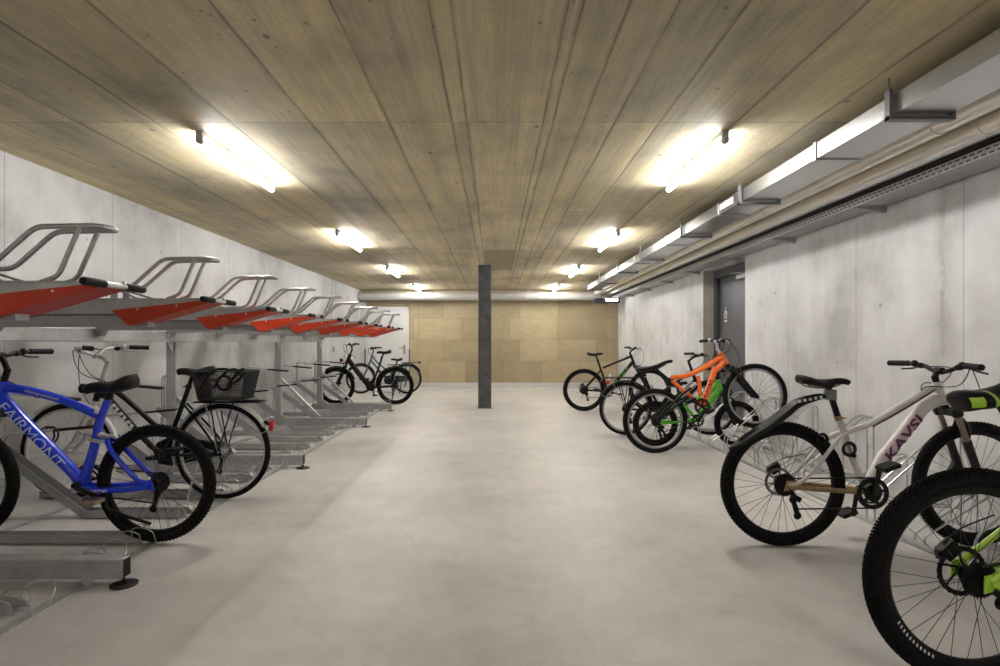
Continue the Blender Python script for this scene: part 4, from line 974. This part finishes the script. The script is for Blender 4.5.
# black city bicycle with rear basket
c_, fr, hb = bicycle('city_bicycle', 'black city bicycle with mesh rear basket and pale mudguards', (-2.0, 4.08, .356), PI, 0, dict(
    R=.35, tw=.04, wb=1.135, bb=(.435, .33), ht=(.89, .86), hb=(.935, .72), crown=(.955, .665), frame_m='black_g', hc=(.93, 1.05), steer=.16, bar_w=.31, city=True, rise=.06, sweep=.19, bar_m='alu', stem_m='alu', lever='alu',
    tubes=[([(.89, .84), (.74, .755), (.50, .545), (.385, .47)], .019), ([(.928, .765), (.87, .755), (.83, .725), (.75, .634), (.67, .543), (.59, .452), (.50, .365), (.435, .33)], .021), ([(.255, .81), (.33, .60), (.435, .33)], .017)],
    stays=[([(0, .064, .35), (.2, .055, .33), (.42, .03, .33)], .010), ([(0, .064, .36), (.12, .05, .52), (.28, .02, .70)], .008)],
    fork=('rigid', 'alu', 'alu'), seatpost=((.255, .815), (.215, .925)), saddle=(.07, .965, .34, .96, .19), saddle_th=.08, wheel=dict(rim='chrome', spoke='steel', spokes=36, sr=.0012, hub='alu', rim_h=.016), rear=dict(cassette='rust', cas_r=.055, reflector=-.9), front=dict(reflector=2.2),
    crank=-20, chainguard='black', loop=.12, bell='chrome'))
wrap_text('lettering', '| / \\ | / / \\ | /', .04, 'print_w', fr, (.835, 0, .728), (.60, 0, .462), .0215, (0, 1, 0), .1) if False else None
b = MB(); a0, a1 = Vector((.83, 0, .725)), Vector((.59, 0, .452)); x_ = (a1 - a0).normalized(); u_ = Vector((0, 1, 0)).cross(x_)
for k in range(9):
    t0 = k / 9; t1 = t0 + .075; sl = .03 * (1 if k % 2 else -1); vs = []
    for (t, q) in ((t0, 0), (t1, 0)):
        for j in range(5):
            g_ = -.75 + 1.5 * j / 4; vs.append(a0 + (a1 - a0) * (t + sl * (j / 4 - .5)) + (Vector((0, 1, 0)) * math.cos(g_) + u_ * math.sin(g_)) * .0232)
    b.add(vs, [(j, j + 1, j + 6, j + 5) for j in range(4)])
b.build('lettering', 'print_w', fr, False)
mudguard(c_, 0, .35, -18, 150, .05, 'chrome', .016); mudguard(c_, 1.135, .35, 50, 165, .05, 'chrome', .016)
carrier(c_, .18, -.30, .715, .35, 'black', .07)
for sg in (-1, 1):
    b = MB(); b.tube([(0, sg * .068, .35), (-.33, sg * .028, .50)], .0028, 6); b.build('mudguard_stay', 'alu', c_)
    b = MB(); b.tube([(0, sg * .068, .35), (.10, sg * .062, .71)], .006, 8); b.build('carrier_strut', 'alu', c_)
    b = MB(); b.tube([(1.135, sg * .06, .35), (.86, sg * .028, .58)], .0028, 6); b.build('mudguard_stay', 'alu', c_)
# basket: walls of fine wire on a rim, tapered
bx0, bx1, tx0, tx1, z0, z1 = .13, -.18, .165, -.215, .735, .94; hw0, hw1 = .10, .13
b = MB(); vs = []; fs = []
def grid(p00, p10, p01, p11, nu, nv):
    o0 = len(vs)
    for i in range(nu + 1):
        for j in range(nv + 1):
            u, v = i / nu, j / nv; a = Vector(p00).lerp(Vector(p10), u); c = Vector(p01).lerp(Vector(p11), u); vs.append(a.lerp(c, v))
    for i in range(nu):
        for j in range(nv):
            q = o0 + i * (nv + 1) + j; fs.append((q, q + nv + 1, q + nv + 2, q + 1))
B4 = [(bx0, -hw0, z0), (bx1, -hw0, z0), (bx1, hw0, z0), (bx0, hw0, z0)]; T4 = [(tx0, -hw1, z1), (tx1, -hw1, z1), (tx1, hw1, z1), (tx0, hw1, z1)]
for i in range(4): grid(B4[i], B4[(i + 1) % 4], T4[i], T4[(i + 1) % 4], 30 if i % 2 == 0 else 22, 15)
grid(B4[0], B4[1], B4[3], B4[2], 28, 20)
b.add(vs, fs); bk = b.build('basket', 'basket', c_, False)
md = bk.modifiers.new('wire', 'WIREFRAME'); md.thickness = .0052; md.use_even_offset = False
b = MB(); b.tube(fillet(T4 + [T4[0]], .02), .005, 8); b.tube(fillet(B4 + [B4[0]], .02), .004, 8); b.build('basket_rim', 'basket', bk)
b = MB(); rng = random.Random(4)
for k in range(3): b.tube(spl([(.12 - .1 * k, .10, .80 + .02 * k), (.02 - .1 * k, .13, .93 + .03 * rng.random()), (-.08 - .06 * k, .1, .955), (-.16, .05, .90), (-.06, -.02, .84)], 6), .009, 8)
for k in range(14):
    a = 2 * PI * k / 14
b.tube([(-.07 + .05 * math.cos(2 * PI * k / 14), .12 + .004 * k / 14, .86 + .05 * math.sin(2 * PI * k / 14)) for k in range(30)], .010, 8)
tag(b.build('cable_lock', 'black'), 'black cable lock lying coiled in the mesh basket', 'lock')
lk = [o for o in C.objects if str(o.get('label', '')).endswith('in the mesh basket')][0]
lk.location = c_.location; lk.rotation_euler = c_.rotation_euler
b = MB(); b.span((-.345, -.03, .50), (-.375, .03, .575)); b.build('tail_light', 'red', c_, True, .01)
b = MB(); b.bar((-.31, 0, .57), (-.345, 0, .545), .03, .02); b.build('light_bracket', 'black', c_)
light(c_, 'headlight', (1.02, 0, .81), .036, 'black', 'chrome'); 
b = MB(); b.tube([(.92, 0, .78), (1.0, 0, .80)], .006, 8); b.build('light_bracket', 'black', c_)
b = MB(); b.box((.86, 0, .80), (.03, .055, .03)); b.build('reflector', 'red', c_, True, .005)
coil_lock(c_, (1.26, .03, .47), .06, 2, 'black', 8, 'black cable lock looped at the front wheel of the black city bicycle')
b = MB(); b.tube(spl([(.12, .07, .34), (.16, .10, .2), (.19, .13, .02)], 4), .009, 8); b.build('kickstand', 'alu', c_)

# black electric bicycle past the rack end
e_, fr, hb = bicycle('electric_bicycle', 'black electric step through bicycle with thick battery down tube', (-1.845, 10.27, .357), PI, 0, dict(
    R=.345, tw=.062, wb=1.09, bb=(.45, .32), ht=(.835, .92), hb=(.90, .76), crown=(.925, .70), frame_m='black', hc=(.81, 1.09), steer=.10, bar_w=.33, head_r=.032,
    tubes=[([(.865, .83), (.68, .58), (.48, .34)], [.046, .052, .048]), ([(.25, .86), (.33, .62), (.45, .32)], .019), ([(.52, .40), (.44, .42), (.37, .50)], .03)],
    stays=[([(0, .072, .345), (.2, .06, .33), (.42, .04, .32)], .018), ([(0, .072, .355), (.14, .05, .48), (.32, .02, .62)], .011)],
    fork=('susp', 'black', 'black'), seatpost=((.25, .865), (.215, .95)), saddle=(.075, 1.0, .345, .985, .17), saddle_th=.07, wheel=dict(rim='black', spokes=28, sr=.0016, disc=.08, cassette='darkmetal', cas_r=.06), crank=-105, rise=.03, ring_r=.075))
b = MB(); b.lathe([(0, -.07), (.075, -.06), (.08, .05), (0, .06)], (.455, 0, .335), 20); b.build('motor', 'black', e_)
mudguard(e_, 0, .345, -5, 140, .072, 'black'); carrier(e_, .14, -.28, .735, .345, 'black')
mudguard(e_, 1.09, .345, 55, 160, .072, 'black')
light(e_, 'headlight', (1.0, 0, .82), .036, 'black', 'white')
b = MB(); b.tube([(.868, -.034, .80), (.868, .034, .80)], .022, 10); b.tube([(.90, 0, .80), (1.0, 0, .81)], .008, 8); b.build('lamp_bracket', 'orangep', e_)
b = MB(); b.tube(spl([(.05, .09, .34), (.02, .11, .2), (.06, .15, .015)], 4), .010, 8); b.build('kickstand', 'black', e_)

# blue grey step through bicycle behind it
g_, fr, hb = bicycle('city_bicycle', 'blue grey step through city bicycle behind the electric one near the white door', (-2.0, 12.6, .337), PI, 0, dict(
    R=.335, tw=.045, wb=1.05, bb=(.43, .30), ht=(.79, .86), hb=(.83, .74), crown=(.85, .69), frame_m='bluegrey', hc=(.77, 1.0), steer=.10, bar_w=.29, city=True, rise=.04, sweep=.13, stem_m='bluegrey',
    tubes=[([(.795, .84), (.62, .66), (.36, .46)], .018), ([(.825, .76), (.66, .57), (.43, .31)], .020), ([(.235, .68), (.31, .52), (.43, .30)], .017)],
    stays=[([(0, .066, .335), (.2, .055, .32), (.40, .03, .30)], .011), ([(0, .066, .345), (.12, .05, .48), (.26, .02, .62)], .009)],
    fork=('rigid', 'bluegrey', 'bluegrey'), seatpost=((.235, .685), (.215, .76)), saddle=(.10, .80, .365, .80, .19), saddle_th=.07, wheel=dict(rim='greyr', spoke='steel', spokes=28, sr=.0018, cassette='darkmetal'), crank=40, chainguard='black'))
mudguard(g_, 0, .335, -8, 150, .058, 'black'); mudguard(g_, 1.05, .335, 25, 160, .058, 'black'); carrier(g_, .12, -.26, .70, .335, 'black')
b = MB(); b.span((-.27, -.035, .68), (-.31, .035, .73)); b.build('tail_light', 'black', g_, True, .006)
b = MB(); b.tube(spl([(.1, .08, .33), (.12, .11, .18), (.15, .14, .012)], 4), .010, 8); b.build('kickstand', 'black', g_)

# ------------------------------------------------------------------ camera and view
cam = bpy.data.cameras.new('camera'); co = bpy.data.objects.new('camera', cam); C.objects.link(co)
co.location = (0, 0, CAMH); co.rotation_euler = (PI / 2, 0, 0); cam.sensor_width = 36; cam.lens = F / 1000 * 36; cam.shift_x = .005; cam.shift_y = .010; cam.clip_start = .05
sc = bpy.context.scene; sc.camera = co
wd = bpy.data.worlds.new('world'); sc.world = wd; wd.use_nodes = True
wd.node_tree.nodes['Background'].inputs[0].default_value = (.9, .92, 1, 1); wd.node_tree.nodes['Background'].inputs[1].default_value = .05
vs_ = sc.view_settings; vs_.view_transform = 'Standard'; vs_.look = 'None'; vs_.gamma = 1; vs_.use_curve_mapping = False; vs_.exposure = 2.55
sc.cycles.diffuse_bounces = 8
